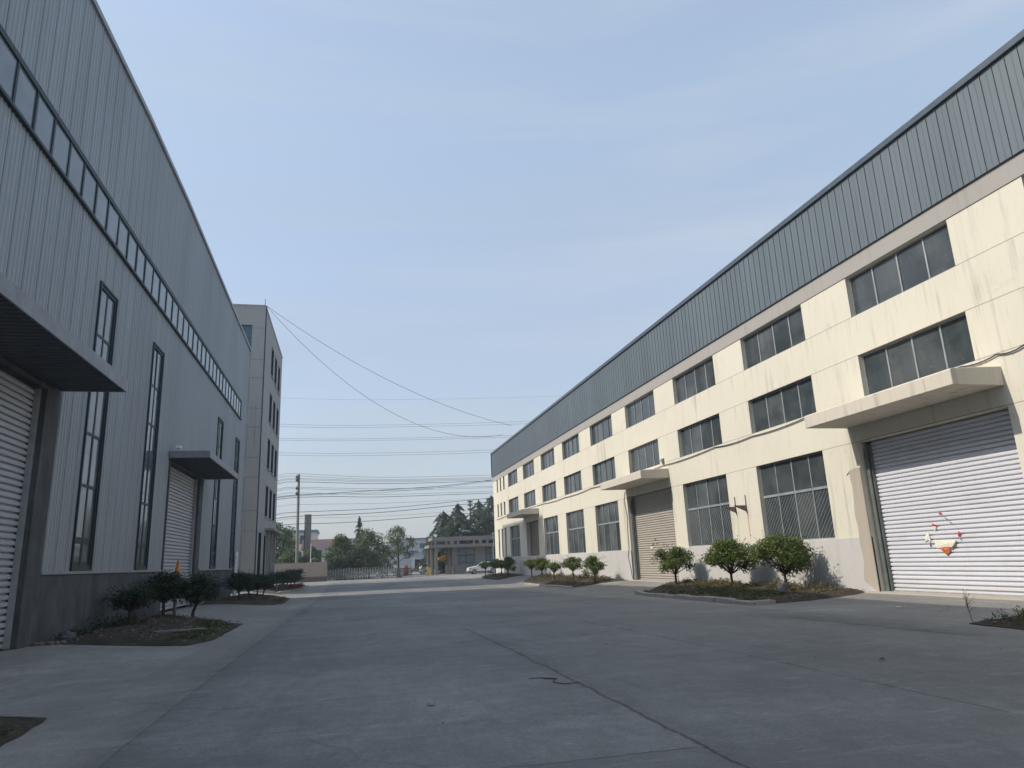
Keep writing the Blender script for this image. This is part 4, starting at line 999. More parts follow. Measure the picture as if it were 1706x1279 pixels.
# ================================================================== GATE, WALL, GUARD HOUSE
bw = thing('boundary_wall', 'stained buff boundary wall with brick base left of the folding gate', 'wall', (-6, 104.6, ZF))
bm = B(); box(bm, -24, -3.05, 104.3, 104.6, .42, 2.36); box(bm, -3.04, -2.86, 104.27, 104.63, .42, 2.42); obj('panel', bm, M['bound'], bw)
bm = B(); box(bm, -24, -2.84, 104.24, 104.66, ZF - .3, .418); obj('brick_base', bm, M['brick'], bw)
fg = thing('folding_gate', 'retractable lattice folding gate of shiny metal across the entrance', 'gate', (2, 104.6, ZF))
GXA, GXB = -2.8, 6.7; N = 26; st = (GXB - GXA) / N
for k in range(N + 1):
    x = GXA + st * k; bm = B()
    for dy in (-.28, .28):
        tube(bm, [(x, 104.6 + dy, ZF + .02), (x, 104.6 + dy, ZF + 1.45)], .022, 5)
        tube(bm, [(x, 104.6 + dy, ZF + 1.45), (x + .04, 104.6 + dy * .7, ZF + 1.58), (x + .12, 104.6 + dy * .5, ZF + 1.62)], .02, 5)
    tube(bm, [(x, 104.32, ZF + 1.40), (x, 104.88, ZF + 1.40)], .02, 5); tube(bm, [(x, 104.32, ZF + .25), (x, 104.88, ZF + .25)], .02, 5)
    obj('post', bm, M['alu'], fg)
bm = B()
for k in range(N):
    x = GXA + st * k
    for dy in (-.30, .30):
        for z0, z1 in ((.3, .8), (.8, 1.32)):
            tube(bm, [(x, 104.6 + dy, ZF + z0), (x + st, 104.6 + dy, ZF + z1)], .013, 4); tube(bm, [(x, 104.6 + dy, ZF + z1), (x + st, 104.6 + dy, ZF + z0)], .013, 4)
        tube(bm, [(x, 104.6 + dy, ZF + .8), (x + st, 104.6 + dy, ZF + .8)], .012, 4); tube(bm, [(x, 104.6 + dy, ZF + .28), (x + st, 104.6 + dy, ZF + .28)], .012, 4)
        tube(bm, [(x, 104.6 + dy, ZF + 1.34), (x + st, 104.6 + dy, ZF + 1.34)], .012, 4)
obj('lattice', bm, M['alu'], fg)
bm = B(); box(bm, 6.75, 7.25, 104.2, 105.0, ZF + .05, ZF + 1.35, bev=.05); box(bm, 6.9, 7.5, 104.25, 104.95, ZF + .02, ZF + .3, bev=.03); obj('motor_box', bm, M['alu_dark'], fg)

gh = thing('guard_house', 'weathered concrete guard house with flat slab roof and open pergola beams', 'guard house', (18, 115, ZF))
YG = 114.0
def gx(px, py): return at_y(px, py, YG)
W0, W1 = at_y(754, 940, YG).x, 26.5
win = [(at_y(762, 920, YG).x, at_y(791, 920, YG).x, 1.3, 3.65), (at_y(808.5, 920, YG).x, at_y(825, 920, YG).x, 1.5, 3.65)]
bm = B(); flat_wall_y(bm, YG, W0, W1, ZF - .3, 3.85, win, .25)
face(bm, [(W0, YG, ZF - .3), (W0, YG + 5, ZF - .3), (W0, YG + 5, 3.85), (W0, YG, 3.85)]); face(bm, [(W1, YG, ZF - .3), (W1, YG + 5, ZF - .3), (W1, YG + 5, 3.85), (W1, YG, 3.85)]); face(bm, [(W0, YG + 5, ZF - .3), (W1, YG + 5, ZF - .3), (W1, YG + 5, 3.85), (W0, YG + 5, 3.85)])
obj('wall', bm, M['guard'], gh, recalc=False)
PX0 = at_y(713, 907, YG).x
bm = B(); box(bm, PX0, W1 + .4, YG - 1.4, YG + 5.4, 3.852, 4.30); obj('roof_slab', bm, M['guard'], gh)
for a, b, z0, z1 in win:
    bm = B(); mid = a + (b - a) * .5; Y_ = YG + .1
    for x0, x1 in ((a, a + .08), (b - .08, b), (mid - .05, mid + .05), (a + (b - a) * .14, a + (b - a) * .14 + .06)): box(bm, x0, x1, Y_, Y_ + .07, z0, z1)
    for z in (z0 + .05, z1 - .05, z0 + (z1 - z0) * .55): box(bm, a + .08, mid - .05, Y_ + .004, Y_ + .066, z - .05, z + .05); box(bm, mid + .05, b - .08, Y_ + .004, Y_ + .066, z - .05, z + .05)
    wd = obj('window', bm, M['frame_teal'], gh)
    bm = B(); face(bm, [(a, Y_ + .03, z0), (b, Y_ + .032, z0), (b, Y_ + .032, z1), (a, Y_ + .03, z1)]); obj('pane', bm, M['glass_guard'], wd)
    bm = B(); box(bm, a - .12, b + .12, YG - .12, YG + .1, z0 - .14, z0 - .004); obj('sill', bm, M['guard'], wd)
bm = B(); cx = at_y(719.5, 930, YG - 1).x
for x0, y0, wdt in ((cx - .15, YG + 4.3, .4), (at_y(727, 930, YG - 1).x - .25, YG - 1.2, .45), (at_y(731, 930, YG).x, YG + 3.9, .3), (cx - .1, YG - .5, .4)): box(bm, x0, x0 + wdt, y0, y0 + .45, ZF - .2, 3.852)
obj('column', bm, M['guard'], gh)
bm = B(); x = PX0 + .9
for y0 in (YG - .9, YG + 4.7): box(bm, PX0 + .6, W1 + .3, y0, y0 + .3, 5.0, 5.5)
for x0 in (PX0 + .9, PX0 + 3.4, PX0 + 4.5, PX0 + 8.0, PX0 + 9.2): box(bm, x0, x0 + .35, YG - .85, YG - .65, 4.30, 4.998); box(bm, x0, x0 + .35, YG + 4.75, YG + 4.95, 4.30, 4.998)
box(bm, PX0 + .55, PX0 + .85, YG - .6, YG + 4.7, 5.01, 5.45)
obj('pergola', bm, M['guard'], gh)
bm = B(); dx = at_y(744, 930, YG + 1.5).x; box(bm, dx, dx + .25, YG + 1.2, YG + 1.5, ZF - .1, 3.85); box(bm, dx + .6, dx + .75, YG + 1.2, YG + 1.5, ZF - .1, 3.85); box(bm, dx - .3, W0 - .01, YG + .5, YG + .8, ZF - .1, 1.1); obj('door_frame', bm, M['guard'], gh)
# lamp post at the factory corner
lp = at_y(824, 955, 95); 
bm = B(); tube(bm, [(lp.x, 95, ZF), (lp.x - .1, 95, 3.0), (lp.x + .12, 95, 5.1)], .05, 6); box(bm, lp.x - .15, lp.x + .2, 94.85, 95.1, 4.9, 5.25, bev=.04); box(bm, lp.x - .25, lp.x + .0, 94.85, 95.05, 4.45, 4.65, bev=.04)
tag(obj('camera_pole', bm, M['alu']), 'thin pale camera pole at the far corner of the cream factory', 'pole')
# barrier machine and boom
bp = at_y(714, 955, 110)
bg = thing('barrier_gate', 'yellow boom barrier cabinet with a striped arm across the entrance lane', 'barrier', (bp.x, 110, ZF))
bm = B(); box(bm, bp.x - .24, bp.x + .24, 109.75, 110.2, ZF, ZF + 1.25, bev=.04); box(bm, bp.x - .3, bp.x + .3, 109.7, 110.25, ZF - .1, ZF + .06); obj('cabinet', bm, M['yellow_box'], bg)
bm = B(); bx1 = at_y(655, 947, 110).x
n = 9
for k in range(n):
    x0 = bp.x - .25 + (bx1 - bp.x + .25) * k / n; x1 = bp.x - .25 + (bx1 - bp.x + .25) * (k + 1) / n
    box(bm, min(x0, x1), max(x0, x1), 109.88, 109.96, ZF + .92, ZF + 1.04, k % 2)
obj('boom', bm, [M['yellow'], M['orange']], bg)
# orange barrier drum and dark railings on the far kerb
op = at_y(676, 945, 120)
t_ = thing('traffic_drum', 'rounded orange traffic drum behind the boom barrier', 'traffic drum', (op.x, 120, ZF))
bm = B(); lathe(bm, (op.x, 120, ZF + .1), [(.40, 0), (.40, .4), (.38, 1.0), (.33, 1.3), (.22, 1.55), (.02, 1.66)], 14); obj('body', bm, M['orange'], t_, True)
bm = B(); lathe(bm, (op.x, 120, ZF), [(.48, 0), (.46, .1)], 12); obj('foot', bm, M['black'], t_)
fx0, fx1 = at_y(655, 945, 119).x, at_y(686, 945, 119).x
rl = thing('railing', 'dark metal railing behind the boom barrier', 'railing', ((fx0 + fx1) / 2, 119, ZF))
bm = B(); tube(bm, [(fx0, 119, ZF + 1.2), (fx1, 119, ZF + 1.2)], .04, 5); tube(bm, [(fx0, 119, ZF + .2), (fx1, 119, ZF + .2)], .04, 5); obj('rail', bm, M['trim_dark'], rl)
bm = B(); k = 0; x = fx0
while x < fx1: box(bm, x, x + .06, 118.97, 119.03, ZF, ZF + 1.2); x += .11
obj('balusters', bm, M['trim_dark'], rl)

# ================================================================== VEHICLES
def car(name, label, cat, loc, prof, cabin, W, wheels, wr, paint):
    """side profile along local x (front at -x), extruded over width with tumble-home; loc = ground point below the nose"""
    root = thing(name, label, cat, loc); L = Vector(loc)
    bm = B(); n = len(prof)
    rows = []
    for k, (s, ins) in enumerate(((-1, .10), (-.93, 0), (.93, 0), (1, .10))):
        row = []
        for x, z in prof:
            th = .10 * max(0, (z - cabin[0]) / (cabin[1] - cabin[0]))
            cx = sum(p[0] for p in prof) / n
            row.append(bm.verts.new(L + Vector((x + (cx - x) * ins * .12, s * (W / 2 - th * W * .5), z - (ins * .25 if z > .5 else 0)))))
        rows.append(row)
    for r0, r1 in zip(rows[:-1], rows[1:]):
        for i in range(n): bm.faces.new((r0[i], r0[(i + 1) % n], r1[(i + 1) % n], r1[i]))
    bm.faces.new(rows[0][::-1]); bm.faces.new(rows[-1])
    obj('body', bm, paint, root)
    return root
SX = at_y(778.5, 950, 106).x
suv = car('parked_suv', 'white SUV parked in front of the guard house window', 'car', (SX, 106, ZF),
    [(.0, .38), (.05, .75), (.18, .95), (1.15, 1.12), (1.95, 1.62), (2.3, 1.70), (3.9, 1.68), (4.45, 1.2), (4.6, 1.0), (4.6, .4), (4.3, .32), (.3, .3)], (1.1, 1.75), 1.84, None, .36, M['car_white'])
L = Vector((SX, 106, ZF))
bm = B()
for P in ([(1.26, 1.13), (1.98, 1.60), (2.72, 1.62), (2.72, 1.10)], [(2.8, 1.12), (2.8, 1.58), (3.8, 1.56), (4.15, 1.14)]):
    face(bm, [L + Vector((x, -.925 + .13 * (z - 1.05), z)) for x, z in P])
face(bm, [L + Vector((1.16, -.70, 1.16)), L + Vector((1.92, -.62, 1.61)), L + Vector((1.92, .62, 1.61)), L + Vector((1.16, .70, 1.16))])
for v in bm.verts: v.co += Vector((-.01, -.012, .014))
obj('side_window', bm, M['glass_car'], suv)
for wx in (.92, 3.62):
    for sy in (-1, 1):
        bm = B(); yc = L.y + sy * .80
        for (r, w2, mi) in ((.37, .12, 0), (.23, .128, 1)):
            ring = [[bm.verts.new((L.x + wx + r * math.cos(2 * PI * k / 18), yc + s * w2, L.z + .37 + r * math.sin(2 * PI * k / 18))) for k in range(18)] for s in (-1, 1)]
            for k in range(18): bm.faces.new((ring[0][k], ring[0][(k + 1) % 18], ring[1][(k + 1) % 18], ring[1][k])).material_index = mi
            bm.faces.new(ring[0]).material_index = mi; bm.faces.new(ring[1]).material_index = mi
        obj('wheel', bm, [M['black'], M['alu']], suv)
bm = B(); prism(bm, [(L.x + .05, L.z + .74), (L.x + .14, L.z + .9), (L.x + .5, L.z + .93), (L.x + .42, L.z + .78)], 'y', L.y - .935, L.y - .6); obj('headlight', bm, M['alu'], suv)
bm = B(); box(bm, L.x - .02, L.x + .4, L.y - .93, L.y + .93, L.z + .28, L.z + .52, bev=.04); box(bm, L.x + .45, L.x + 4.5, L.y - .93, L.y - .9, L.z + .3, L.z + .42); obj('bumper', bm, M['bin_grey'], suv)
bm = B(); box(bm, L.x + 1.35, L.x + 1.52, L.y - 1.08, L.y - .92, L.z + 1.12, L.z + 1.27, bev=.03); obj('mirror', bm, M['car_white'], suv)
# white van seen head-on on the public road
vx = at_y(709, 940, 138).x; L = Vector((vx, 138, ZF))
van = thing('white_van', 'white minivan seen from behind in front of the shops', 'van', L)
bm = B(); box(bm, L.x - .85, L.x + .85, L.y, L.y + 4.2, L.z + .35, L.z + 1.95, bev=.18); obj('body', bm, M['car_white'], van)
bm = B(); face(bm, [L + Vector((-.66, -.006, 1.15)), L + Vector((.66, -.006, 1.15)), L + Vector((.58, -.006, 1.72)), L + Vector((-.58, -.006, 1.72))]); obj('rear_window', bm, M['glass_car'], van)
for sx in (-1, 1):
    bm = B(); box(bm, L.x + sx * .78 - .06, L.x + sx * .78 + .06, L.y - .012, L.y + .03, L.z + .85, L.z + 1.15); obj('tail_light', bm, M['red'], van)
    for dy in (.7, 3.4):
        bm = B(); tube(bm, [L + Vector((sx * .62, dy, .33)), L + Vector((sx * .82, dy, .33))], .33, 14); obj('wheel', bm, M['black'], van)
# yellow loader behind the guard house opening
lx = at_y(739, 930, 121).x; L = Vector((lx, 121, ZF))
ld = thing('yellow_loader', 'yellow loader bucket and arm seen through the guard house opening', 'loader', L)
bm = B(); prism(bm, [(L.x - .85, L.z + 2.62), (L.x + .45, L.z + 2.98), (L.x + .42, L.z + 2.3), (L.x - .1, L.z + 2.1), (L.x - .75, L.z + 2.25)], 'y', L.y, L.y + 1.2); obj('bucket', bm, M['yellow'], ld)
bm = B(); prism(bm, [(L.x - .4, L.z + 2.2), (L.x + .1, L.z + 2.1), (L.x + 2.6, L.z + 1.4), (L.x + 2.6, L.z + 1.0)], 'y', L.y + .3, L.y + .6); obj('arm', bm, M['yellow'], ld)
bm = B(); box(bm, L.x + 1.6, L.x + 4.6, L.y, L.y + 1.8, L.z + .7, L.z + 1.7, bev=.1); obj('body', bm, M['yellow'], ld)
for wx in (2.0, 4.0):
    bm = B(); tube(bm, [L + Vector((wx, -.2, .6)), L + Vector((wx, .3, .6))], .6, 16); obj('wheel', bm, M['black'], ld)

# ================================================================== FAR BUILDINGS
def fbld(name, label, x0, x1, Y, z1, dep, mat, roofm, roofh=.3):
    t_ = thing(name, label, 'building', ((x0 + x1) / 2, Y, ZF)); bm = B(); box(bm, x0, x1, Y, Y + dep, ZF - .5, z1); obj('wall', bm, mat, t_)
    bm = B(); box(bm, x0 - .3, x1 + .3, Y - .3, Y + dep + .3, z1 + .002, z1 + roofh); obj('roof', bm, roofm, t_); return t_
def farwin(t_, px0, py0, px1, py1, Y, mat='glass_office'):
    a, b = at_y(px0, py1, Y), at_y(px1, py0, Y); bm = B()
    box(bm, a.x - .1, b.x + .1, Y - .08, Y - .02, a.z - .1, a.z); box(bm, a.x - .1, b.x + .1, Y - .08, Y - .02, b.z, b.z + .1); box(bm, a.x - .1, a.x, Y - .08, Y - .02, a.z, b.z); box(bm, b.x, b.x + .1, Y - .08, Y - .02, a.z, b.z)
    mx = (a.x + b.x) / 2; box(bm, mx - .05, mx + .05, Y - .078, Y - .022, a.z, b.z)
    wd = obj('window', bm, M['alu_dark'], t_)
    bm = B(); face(bm, [(a.x, Y - .03, a.z), (b.x, Y - .03, a.z), (b.x, Y - .03, b.z), (a.x, Y - .03, b.z)]); obj('pane', bm, M[mat], wd)
t_ = fbld('yellow_house', 'pale yellow tower house with blue grey roof behind the utility pole', at_y(470, 900, 190).x, at_y(527, 900, 190).x, 190, at_y(520, 887, 190).z, 12, M['yellow_wall'], M['blue_roof'], .7)
farwin(t_, 500, 892, 512, 906, 190)
t_ = fbld('red_roofed_house', 'long low house with a dull red roof behind the trees', at_y(505, 900, 170).x, at_y(592, 900, 170).x, 170, at_y(560, 915, 170).z, 14, M['grey_wall'], M['red_roof'], .2)
bm = B(); x0, x1 = at_y(505, 900, 170).x, at_y(592, 900, 170).x; z0 = at_y(560, 915, 170).z + .21
prism(bm, [(169.4, z0), (176, at_y(560, 897.5, 176).z), (184.4, z0)], 'x', x0 - .5, x1 + .5); obj('pitched_roof', bm, M['red_roof'], t_)
t_ = fbld('open_shed', 'small dark shed with a pale green roof edge behind the boundary wall', at_y(512, 930, 135).x, at_y(535, 930, 135).x, 135, at_y(520, 917, 135).z, 6, M['trim_dark'], M['sign_face'], .3)
t_ = fbld('red_band_house', 'grey house with a dark red band left of the shops', at_y(628, 900, 182).x, at_y(642, 900, 182).x, 182, at_y(640, 905, 182).z, 10, M['grey_wall'], M['alu_dark'], .25)
bm = B(); a = at_y(628, 918, 181.9); b = at_y(643, 913, 181.9); box(bm, a.x, b.x, 181.85, 181.99, a.z, b.z); obj('red_band', bm, M['red_roof'], t_)
t_ = fbld('cream_gable_house', 'small cream stair tower between the shops and the red banded house', at_y(643, 900, 178).x, at_y(652, 900, 178).x, 178, at_y(648, 903, 178).z, 8, M['cream'], M['yellow_wall'], .15)
t_ = fbld('grey_workshop', 'pale grey workshop with a blue window rising behind the shops', at_y(653, 900, 184).x, 34, 184, at_y(690, 898, 184).z, 16, M['grey_wall'], M['alu_dark'], .25)
farwin(t_, 700, 905, 714, 913, 184, 'glass_blue')
SY = 160
t_ = fbld('row_of_shops', 'low row of grey shops with roller shutters and a long pale sign board', at_y(630, 920, SY).x, 34, SY, at_y(690, 917, SY).z, 14, M['white_wall'], M['alu_dark'], .25)
a, b = at_y(652, 921.5, SY), at_y(718, 914.5, SY); bm = B(); box(bm, a.x, b.x + 8, SY - .5, SY - .05, a.z, b.z + .1); obj('sign_board', bm, M['sign_face'], t_)
bm = B(); q = [at_y(px, py, SY - .52) for px, py in ((655, 918.4), (664, 917.4), (661, 921), (659, 921), (660.5, 919.6), (655, 920))]
face(bm, q); obj('sign_logo', bm, M['shop_blue'], t_)
bm = B()
for k in range(4):
    c = at_y(686 + 3.2 * k, 918.8, SY - .53)
    for dz, w_ in ((.16, .30), (-.02, .36), (-.2, .28)): box(bm, c.x - w_ / 2, c.x + w_ / 2, SY - .56, SY - .51, c.z + dz - .05, c.z + dz + .05)
    box(bm, c.x - .04, c.x + .04, SY - .575, SY - .561, c.z - .26, c.z + .25)
obj('sign_lettering', bm, M['trim_dark'], t_)
for p0, p1 in ((633, 656), (660, 686), (691, 718), (722, 750)):
    a, b = at_y(p0, 945, SY), at_y(p1, 922, SY); bm = B(); box(bm, a.x, b.x, SY - .12, SY - .02, ZF, b.z); obj('shutter', bm, M['shutter_far'], t_)
bm = B(); a, b = at_y(691, 943, SY), at_y(716, 931, SY); box(bm, a.x, b.x, SY - .16, SY - .125, ZF + .3, b.z); obj('shop_window', bm, M['glass_car'], t_)

# ================================================================== POLES AND WIRES
YP = 108.0
pt, pb = at_y(498, 790, YP), at_y(494.5, 940, YP)
up_ = thing('utility_pole', 'tall concrete utility pole carrying many wires behind the boundary wall', 'utility pole', (pb.x, YP, ZF))
bm = B(); tube(bm, [(pb.x, YP, ZF - .3), (pt.x, YP, pt.z)], [.24, .17], 10); obj('pole', bm, M['concrete_pole'], up_)
for py, w_ in ((795, .5), (800, .9), (814, .8), (823, 1.0)):
    c = at_y(497, py, YP); bm = B(); box(bm, c.x - .35, c.x + .12, YP - w_, YP + w_, c.z - .06, c.z + .06)
    for s in (-.9, -.35, .35, .9): tube(bm, [(c.x - .2, YP + s * w_, c.z + .06), (c.x - .2, YP + s * w_, c.z + .32)], .05, 6)
    obj('crossarm', bm, M['rusty'], up_)
p2 = at_y(513.5, 857, 128); b2 = at_y(514, 940, 128)
bm = B(); box(bm, p2.x - .55, p2.x + .55, 127.6, 128.4, ZF, p2.z); sg = thing('sign_pillar', 'wide grey pillar with a red stripe behind the utility pole', 'pillar', (p2.x, 128, ZF)); obj('shaft', bm, M['concrete_pole'], sg)
bm = B(); box(bm, p2.x - .60, p2.x - .45, 127.55, 127.598, 3.0, p2.z - 2.6); obj('red_stripe', bm, M['red_roof'], sg)
p3 = at_y(518, 905, 110); bm = B(); tube(bm, [(p3.x, 110, ZF), (p3.x, 110, p3.z)], [.07, .05], 6); tube(bm, [(p3.x + .12, 110, ZF), (p3.x + .02, 110, p3.z - 2.2)], [.12, .09], 6)
tag(obj('white_pole', bm, M['white']), 'short white painted pole just behind the boundary wall', 'pole')
p4 = at_y(783, 833, 142); b4 = at_y(783, 940, 142)
sp = thing('utility_pole', 'distant dark utility pole among the cedars', 'utility pole', (p4.x, 142, ZF))
bm = B(); tube(bm, [(p4.x, 142, ZF), (p4.x, 142, p4.z)], [.22, .16], 8); obj('pole', bm, M['concrete_pole'], sp)
bm = B()
for dz in (.3, 1.0, 1.8): box(bm, p4.x - .5, p4.x + .5, 141.7, 142.3, p4.z - dz - .15, p4.z - dz + .15)
obj('crossarm', bm, M['rusty'], sp)
GW = 'high power lines crossing the sky'
def hw(pts, Y, r, lab):
    # pts are sight points at depth Y; the span runs on past both buildings
    P = [at_y(px, py, Y) for px, py in pts]; a, b, c = P[0], P[1], P[-1]
    d0 = (b - a) / (b.x - a.x) if len(P) > 2 else (c - a) / (c.x - a.x)
    d1 = (c - P[-2]) / (c.x - P[-2].x)
    full = [a - d0 * 40 + Vector((0, 0, 1.0))] + P + [c + d1 * 40 + Vector((0, 0, 1.0))]
    # smooth through the points
    out = []
    for i in range(len(full) - 1):
        p0 = full[max(i - 1, 0)]; p1 = full[i]; p2_ = full[i + 1]; p3_ = full[min(i + 2, len(full) - 1)]
        for k in range(8):
            u = k / 8; out.append(.5 * ((2 * p1) + (p2_ - p0) * u + (2 * p0 - 5 * p1 + 4 * p2_ - p3_) * u * u + (3 * p1 - p0 - 3 * p2_ + p3_) * u ** 3))
    out.append(full[-1]); bm = B(); tube(bm, out, r * 1.2, 4); tag(obj('power_line', bm, M['wire']), lab, 'power line', GW)
hl = ['topmost faint single power line high above the entrance', 'upper line of the highest pair of power lines', 'lower line of the highest pair of power lines', 'upper line of the second pair of power lines', 'lower line of the second pair of power lines', 'upper line of the third pair of power lines', 'lower line of the third pair of power lines']
for lab, pts, r in zip(hl, ([(470, 663), (660, 665.5), (920, 660)], [(468, 706.5), (620, 708), (870, 702)], [(467, 710.5), (620, 711.5), (868, 706)], [(466, 730), (620, 730.5), (850, 725)], [(465, 733), (620, 733.5), (846, 728)], [(464, 754), (620, 754.5), (822, 749)], [(463, 758), (620, 758.5), (822, 753)]), (.012, .02, .02, .02, .02, .02, .02)): hw(pts, 150, r, lab)
GL = 'wires strung from the utility pole'
def pw(y0, pts, lab, r=.022, left=True):
    c = at_y(496, y0, YP); P = [c] + [at_y(px, py, YP + 12 * (px - 496) / 330) for px, py in pts]
    e = P[-1] + (P[-1] - P[-2]) * 1.2; P.append(e)
    if left:
        l0 = at_y(462, y0 + 3.5, YP - 4); P = [l0 + (l0 - c) * 1.5 + Vector((0, 0, -.3)), l0] + P
    out = []
    for i in range(len(P) - 1):
        p0 = P[max(i - 1, 0)]; p1 = P[i]; p2_ = P[i + 1]; p3_ = P[min(i + 2, len(P) - 1)]
        for k in range(7):
            u = k / 7; out.append(.5 * ((2 * p1) + (p2_ - p0) * u + (2 * p0 - 5 * p1 + 4 * p2_ - p3_) * u * u + (3 * p1 - p0 - 3 * p2_ + p3_) * u ** 3))
    out.append(P[-1]); bm = B(); tube(bm, out, r * 1.2, 4); tag(obj('pole_wire', bm, M['wire']), lab, 'wire', GL)
for y0, pts, lab, r in [
    (789, [(640, 795), (823, 791)], 'wire from the very tip of the utility pole', .018),
    (793, [(640, 798.5), (823, 795)], 'second wire below the tip of the utility pole', .018),
    (797, [(640, 800.5), (823, 797)], 'upper wire at the first crossarm of the utility pole', .02),
    (799, [(640, 802.5), (823, 799)], 'middle wire at the first crossarm of the utility pole', .018),
    (802.5, [(640, 805.5), (823, 801)], 'lower wire at the first crossarm of the utility pole', .03),
    (811.5, [(640, 814), (823, 810)], 'upper wire at the second crossarm of the utility pole', .018),
    (814, [(640, 817), (823, 812)], 'lower wire at the second crossarm of the utility pole', .018),
    (821, [(640, 823.5), (823, 818)], 'upper wire at the third crossarm of the utility pole', .018),
    (824.5, [(560, 821), (640, 816), (740, 809), (823, 799)], 'thick cable rising to the right from the third crossarm', .035),
    (826, [(560, 823), (640, 820), (740, 811), (823, 801)], 'thin cable rising to the right from the third crossarm', .02),
    (828.5, [(560, 827), (640, 827.5), (823, 821)], 'black cable running level below the third crossarm', .03),
    (840.5, [(640, 838), (783, 832)], 'lone wire halfway down the utility pole', .015),
    (853, [(640, 846.5), (783, 833)], 'wire sloping up to the distant pole', .03),
    (860, [(640, 853), (783, 839)], 'thick cable sloping up to the distant pole', .035),
    (863.5, [(640, 859.5), (783, 850)], 'faint wire below the sloping thick cable', .014),
    (872.5, [(560, 871), (640, 866), (783, 855)], 'lowest dark cable crossing behind the conifer tip', .03)]: pw(y0, pts, lab, r)

# ================================================================== SMALL THINGS
# orange cone on a post by the second left shutter
cp = at_x(296, 945, XL + .9)
pp = thing('bollard', 'grey steel post beside the left roller door carrying an orange cone', 'post', (cp.x, cp.y, gz(cp.x, cp.y)))
bm = B(); tube(bm, [(cp.x, cp.y, gz(cp.x, cp.y) - .1), (cp.x, cp.y, cp.z - .36)], .07, 10); obj('shaft', bm, M['steel'], pp)
bm = B(); tube(bm, [(cp.x, cp.y, cp.z - .36), (cp.x, cp.y, cp.z - .33)], .16, 12); obj('cap', bm, M['steel'], pp)
z0 = cp.z - .328
cn = thing('traffic_cone', 'orange traffic cone with a yellow band showing above the dark tree', 'traffic cone', (cp.x, cp.y, z0))
bm = B(); lathe(bm, (cp.x, cp.y, z0), [(.11, .03), (.095, .2)], 14, 0); lathe(bm, (cp.x, cp.y, z0), [(.095, .2), (.07, .42)], 14, 1); lathe(bm, (cp.x, cp.y, z0), [(.07, .42), (.03, .62), (.02, .66)], 14, 0); obj('body', bm, [M['orange'], M['yellow']], cn)
bm = B(); box(bm, cp.x - .14, cp.x + .14, cp.y - .14, cp.y + .14, z0, z0 + .03, bev=.01); obj('base', bm, M['orange'], cn)
# white name board by the factory corner
a = at_x(385.5, 990, XL + .12); b = at_x(391, 928, XL + .12)
nb = thing('name_board', 'tall white name board with dark vertical lettering at the corner of the metal factory', 'sign', (XL + .1, 55.4, 0))
bm = B(); box(bm, XL + .09, XL + .14, 54.75, 55.75, -.1, 2.95, bev=.01); obj('panel', bm, M['white'], nb)
bm = B(); rng = random.Random(4)
for k in range(7):
    zc = 2.6 - k * .36
    for j in range(5):
        y_ = 55.25 + rng.uniform(-.14, .14); z_ = zc + rng.uniform(-.12, .12)
        if j % 2: box(bm, XL + .141, XL + .146, y_ - .11, y_ + .11, z_ - .012, z_ + .012)
        else: box(bm, XL + .1465, XL + .149, y_ - .014, y_ + .014, z_ - .1, z_ + .1)
obj('lettering', bm, M['trim_dark'], nb)
bm = B(); box(bm, XL + .05, XL + .088, 54.65, 55.85, -.2, 3.05); obj('board_frame', bm, M['alu'], nb)
# camera on left canopy
c = Vector((XL + .35, 34.2, 7.15))
sc_ = thing('security_camera', 'small white security camera on the near corner of the second left canopy', 'camera', (c.x, c.y, 6.98))
bm = B(); tube(bm, [(c.x, c.y, 6.97), (c.x, c.y, 7.12)], .025, 6); obj('stalk', bm, M['alu'], sc_)
bm = B(); box(bm, c.x - .08, c.x + .14, c.y - .16, c.y + .04, 7.10, 7.22, bev=.02); obj('camera_body', bm, M['white'], sc_)
# notice plate by the office entrance
c = Vector((XO + .75, 73.2, 0)); st_ = thing('notice_stand', 'small grey notice plate on a post before the office entrance', 'sign', (c.x, c.y, gz(c.x, c.y)))
bm = B(); tube(bm, [(c.x, c.y, gz(c.x, c.y) - .1), (c.x, c.y, 2.3)], .04, 6); obj('post', bm, M['steel'], st_)
bm = B(); box(bm, c.x - .03, c.x + .35, c.y - .03, c.y + .0, 1.75, 2.35); obj('plate', bm, M['alu'], st_)
# bucket at foot of third tree
c = gp(15.75, 24.35, .02); bk = thing('bucket', 'grey plastic bucket standing at the foot of the tree near the white shutter', 'bucket', c)
bm = B(); lathe(bm, c, [(.15, 0), (.17, .1), (.19, .33), (.205, .34), (.205, .36)], 16); obj('shell', bm, M['bin_grey'], bk)
bm = B(); tube(bm, [c + Vector((.205 * math.cos(a_), .02, .35 - .1 * math.sin(a_))) for a_ in [k * PI / 8 for k in range(9)]], .008, 5); obj('handle', bm, M['alu'], bk)
# plank on front left bed
c = gp(-4.5, 22.6, .16); bm = B(); box(bm, c.x - .75, c.x + .55, c.y - .12, c.y + .12, c.z - .02, c.z + .03, bev=.008)
tag(obj('plank', bm, M['concrete_pole']), 'weathered pale plank lying on the soil of the front left bed', 'plank')
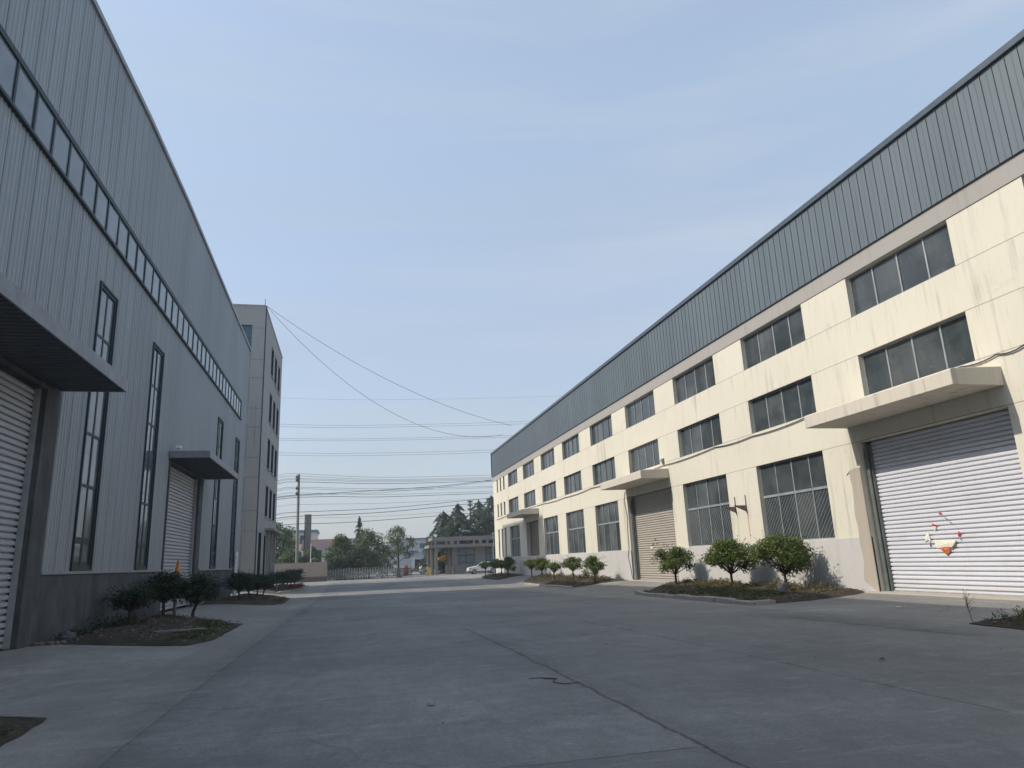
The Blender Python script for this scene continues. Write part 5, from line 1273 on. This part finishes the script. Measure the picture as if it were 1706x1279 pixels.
# rubble by the first left shutter
rng = random.Random(8)
def rock(c, r, seed, name, label, mat, group=None, flat=.7):
    bm = B(); bmesh.ops.create_icosphere(bm, subdivisions=2, radius=r)
    for v in bm.verts: v.co *= 1 + .35 * mnoise.noise(v.co / r * 1.3 + Vector((seed, 0, 0))); v.co.z *= flat; v.co += c
    return tag(obj(name, bm, mat), label, 'stone', group)
rock(gp(-7.3, 22.0, .12), .22, 1, 'stone', 'large dark stone at the corner beside the left shutter', M['plinth_dark'])
for k in range(6): rock(gp(-7.75 + .12 * k, 21.2 + .08 * (k % 3), .03), .09, k + 2, 'stone', 'small broken stone by the foot of the left shutter', M['brick'], 'broken stones by the left shutter')
for k in range(9): rock(gp(15.6 + rng.uniform(-.5, .5), 21.75 + rng.uniform(-.2, .35), .02), rng.uniform(.04, .09), k + 20, 'rubble_stone', 'small rubble piece beside the bed near the white shutter', M['raw'], 'rubble at the end of the near right bed')
rock(gp(12.95, 12.35, .06), .26, 40, 'kerb_block', 'rounded pale concrete block in the bed at the right edge', M['kerb'], None, .55)
for k in range(10): rock(Vector((rng.uniform(-1.5, 11), rng.uniform(6.2, 17), .008)), rng.uniform(.006, .013), k + 50, 'pebble', 'loose pebble lying on the concrete road', M['rusty'], 'pebbles scattered on the road')
# bent wire on the road
def rd(px, py): d = ray(px, py); q = EYE + d * (-1.6 / d.z); z = gz(q.x, q.y); q = EYE + d * ((z - 1.6) / d.z); return Vector((q.x, q.y, gz(q.x, q.y) + .016))
bm = B(); tube(bm, [rd(*p) for p in ((881, 1132), (900, 1131), (926, 1132), (921, 1138), (940, 1141), (965, 1139))], .005, 5); tag(obj('bent_wire', bm, M['black']), 'bent black wire lying on the road beside the long joint', 'wire')
bm = B(); a, b = rd(905, 1131.5), rd(928, 1132.5); tube(bm, [a, b], .008, 5); tag(obj('stick', bm, M['bark']), 'short dark stick lying on the road by the bent wire', 'stick')
for px, py, lab in ((1497, 1012, 'crumpled white paper on the driveway before the white shutter'), (1470, 1100, 'scrap of dark litter on the road at right'), (718, 1176, 'small dark scrap on the road at left')):
    c = rd(px, py); rng = random.Random(px); bm = B()
    g = [[bm.verts.new((c.x + (i - 1.5) * .03, c.y + (j - 1) * .04, c.z + rng.uniform(0, .025))) for i in range(4)] for j in range(3)]
    for j in range(2):
        for i in range(3): bm.faces.new((g[j][i], g[j][i + 1], g[j + 1][i + 1], g[j + 1][i]))
    tag(obj('litter', bm, M['paper'] if px == 1497 else M['rusty']), lab, 'litter')

# ================================================================== HAZE
bm = B(); box(bm, -120, 160, -70, 420, -3.0, 32.0)
hm_ = bpy.data.materials.new('pale_air'); hm_.use_nodes = True; ht = hm_.node_tree; ht.nodes.clear()
ho = ht.nodes.new('ShaderNodeOutputMaterial'); hv = ht.nodes.new('ShaderNodeVolumePrincipled')
hv.inputs['Color'].default_value = (.86, .91, 1.0, 1); hv.inputs['Density'].default_value = .0009; hv.inputs['Anisotropy'].default_value = .2
ht.links.new(hv.outputs[0], ho.inputs['Volume'])
hz_ = tag(obj('haze', bm, hm_), 'pale bluish haze in the air between the camera and the far trees', 'haze', None, 'stuff')
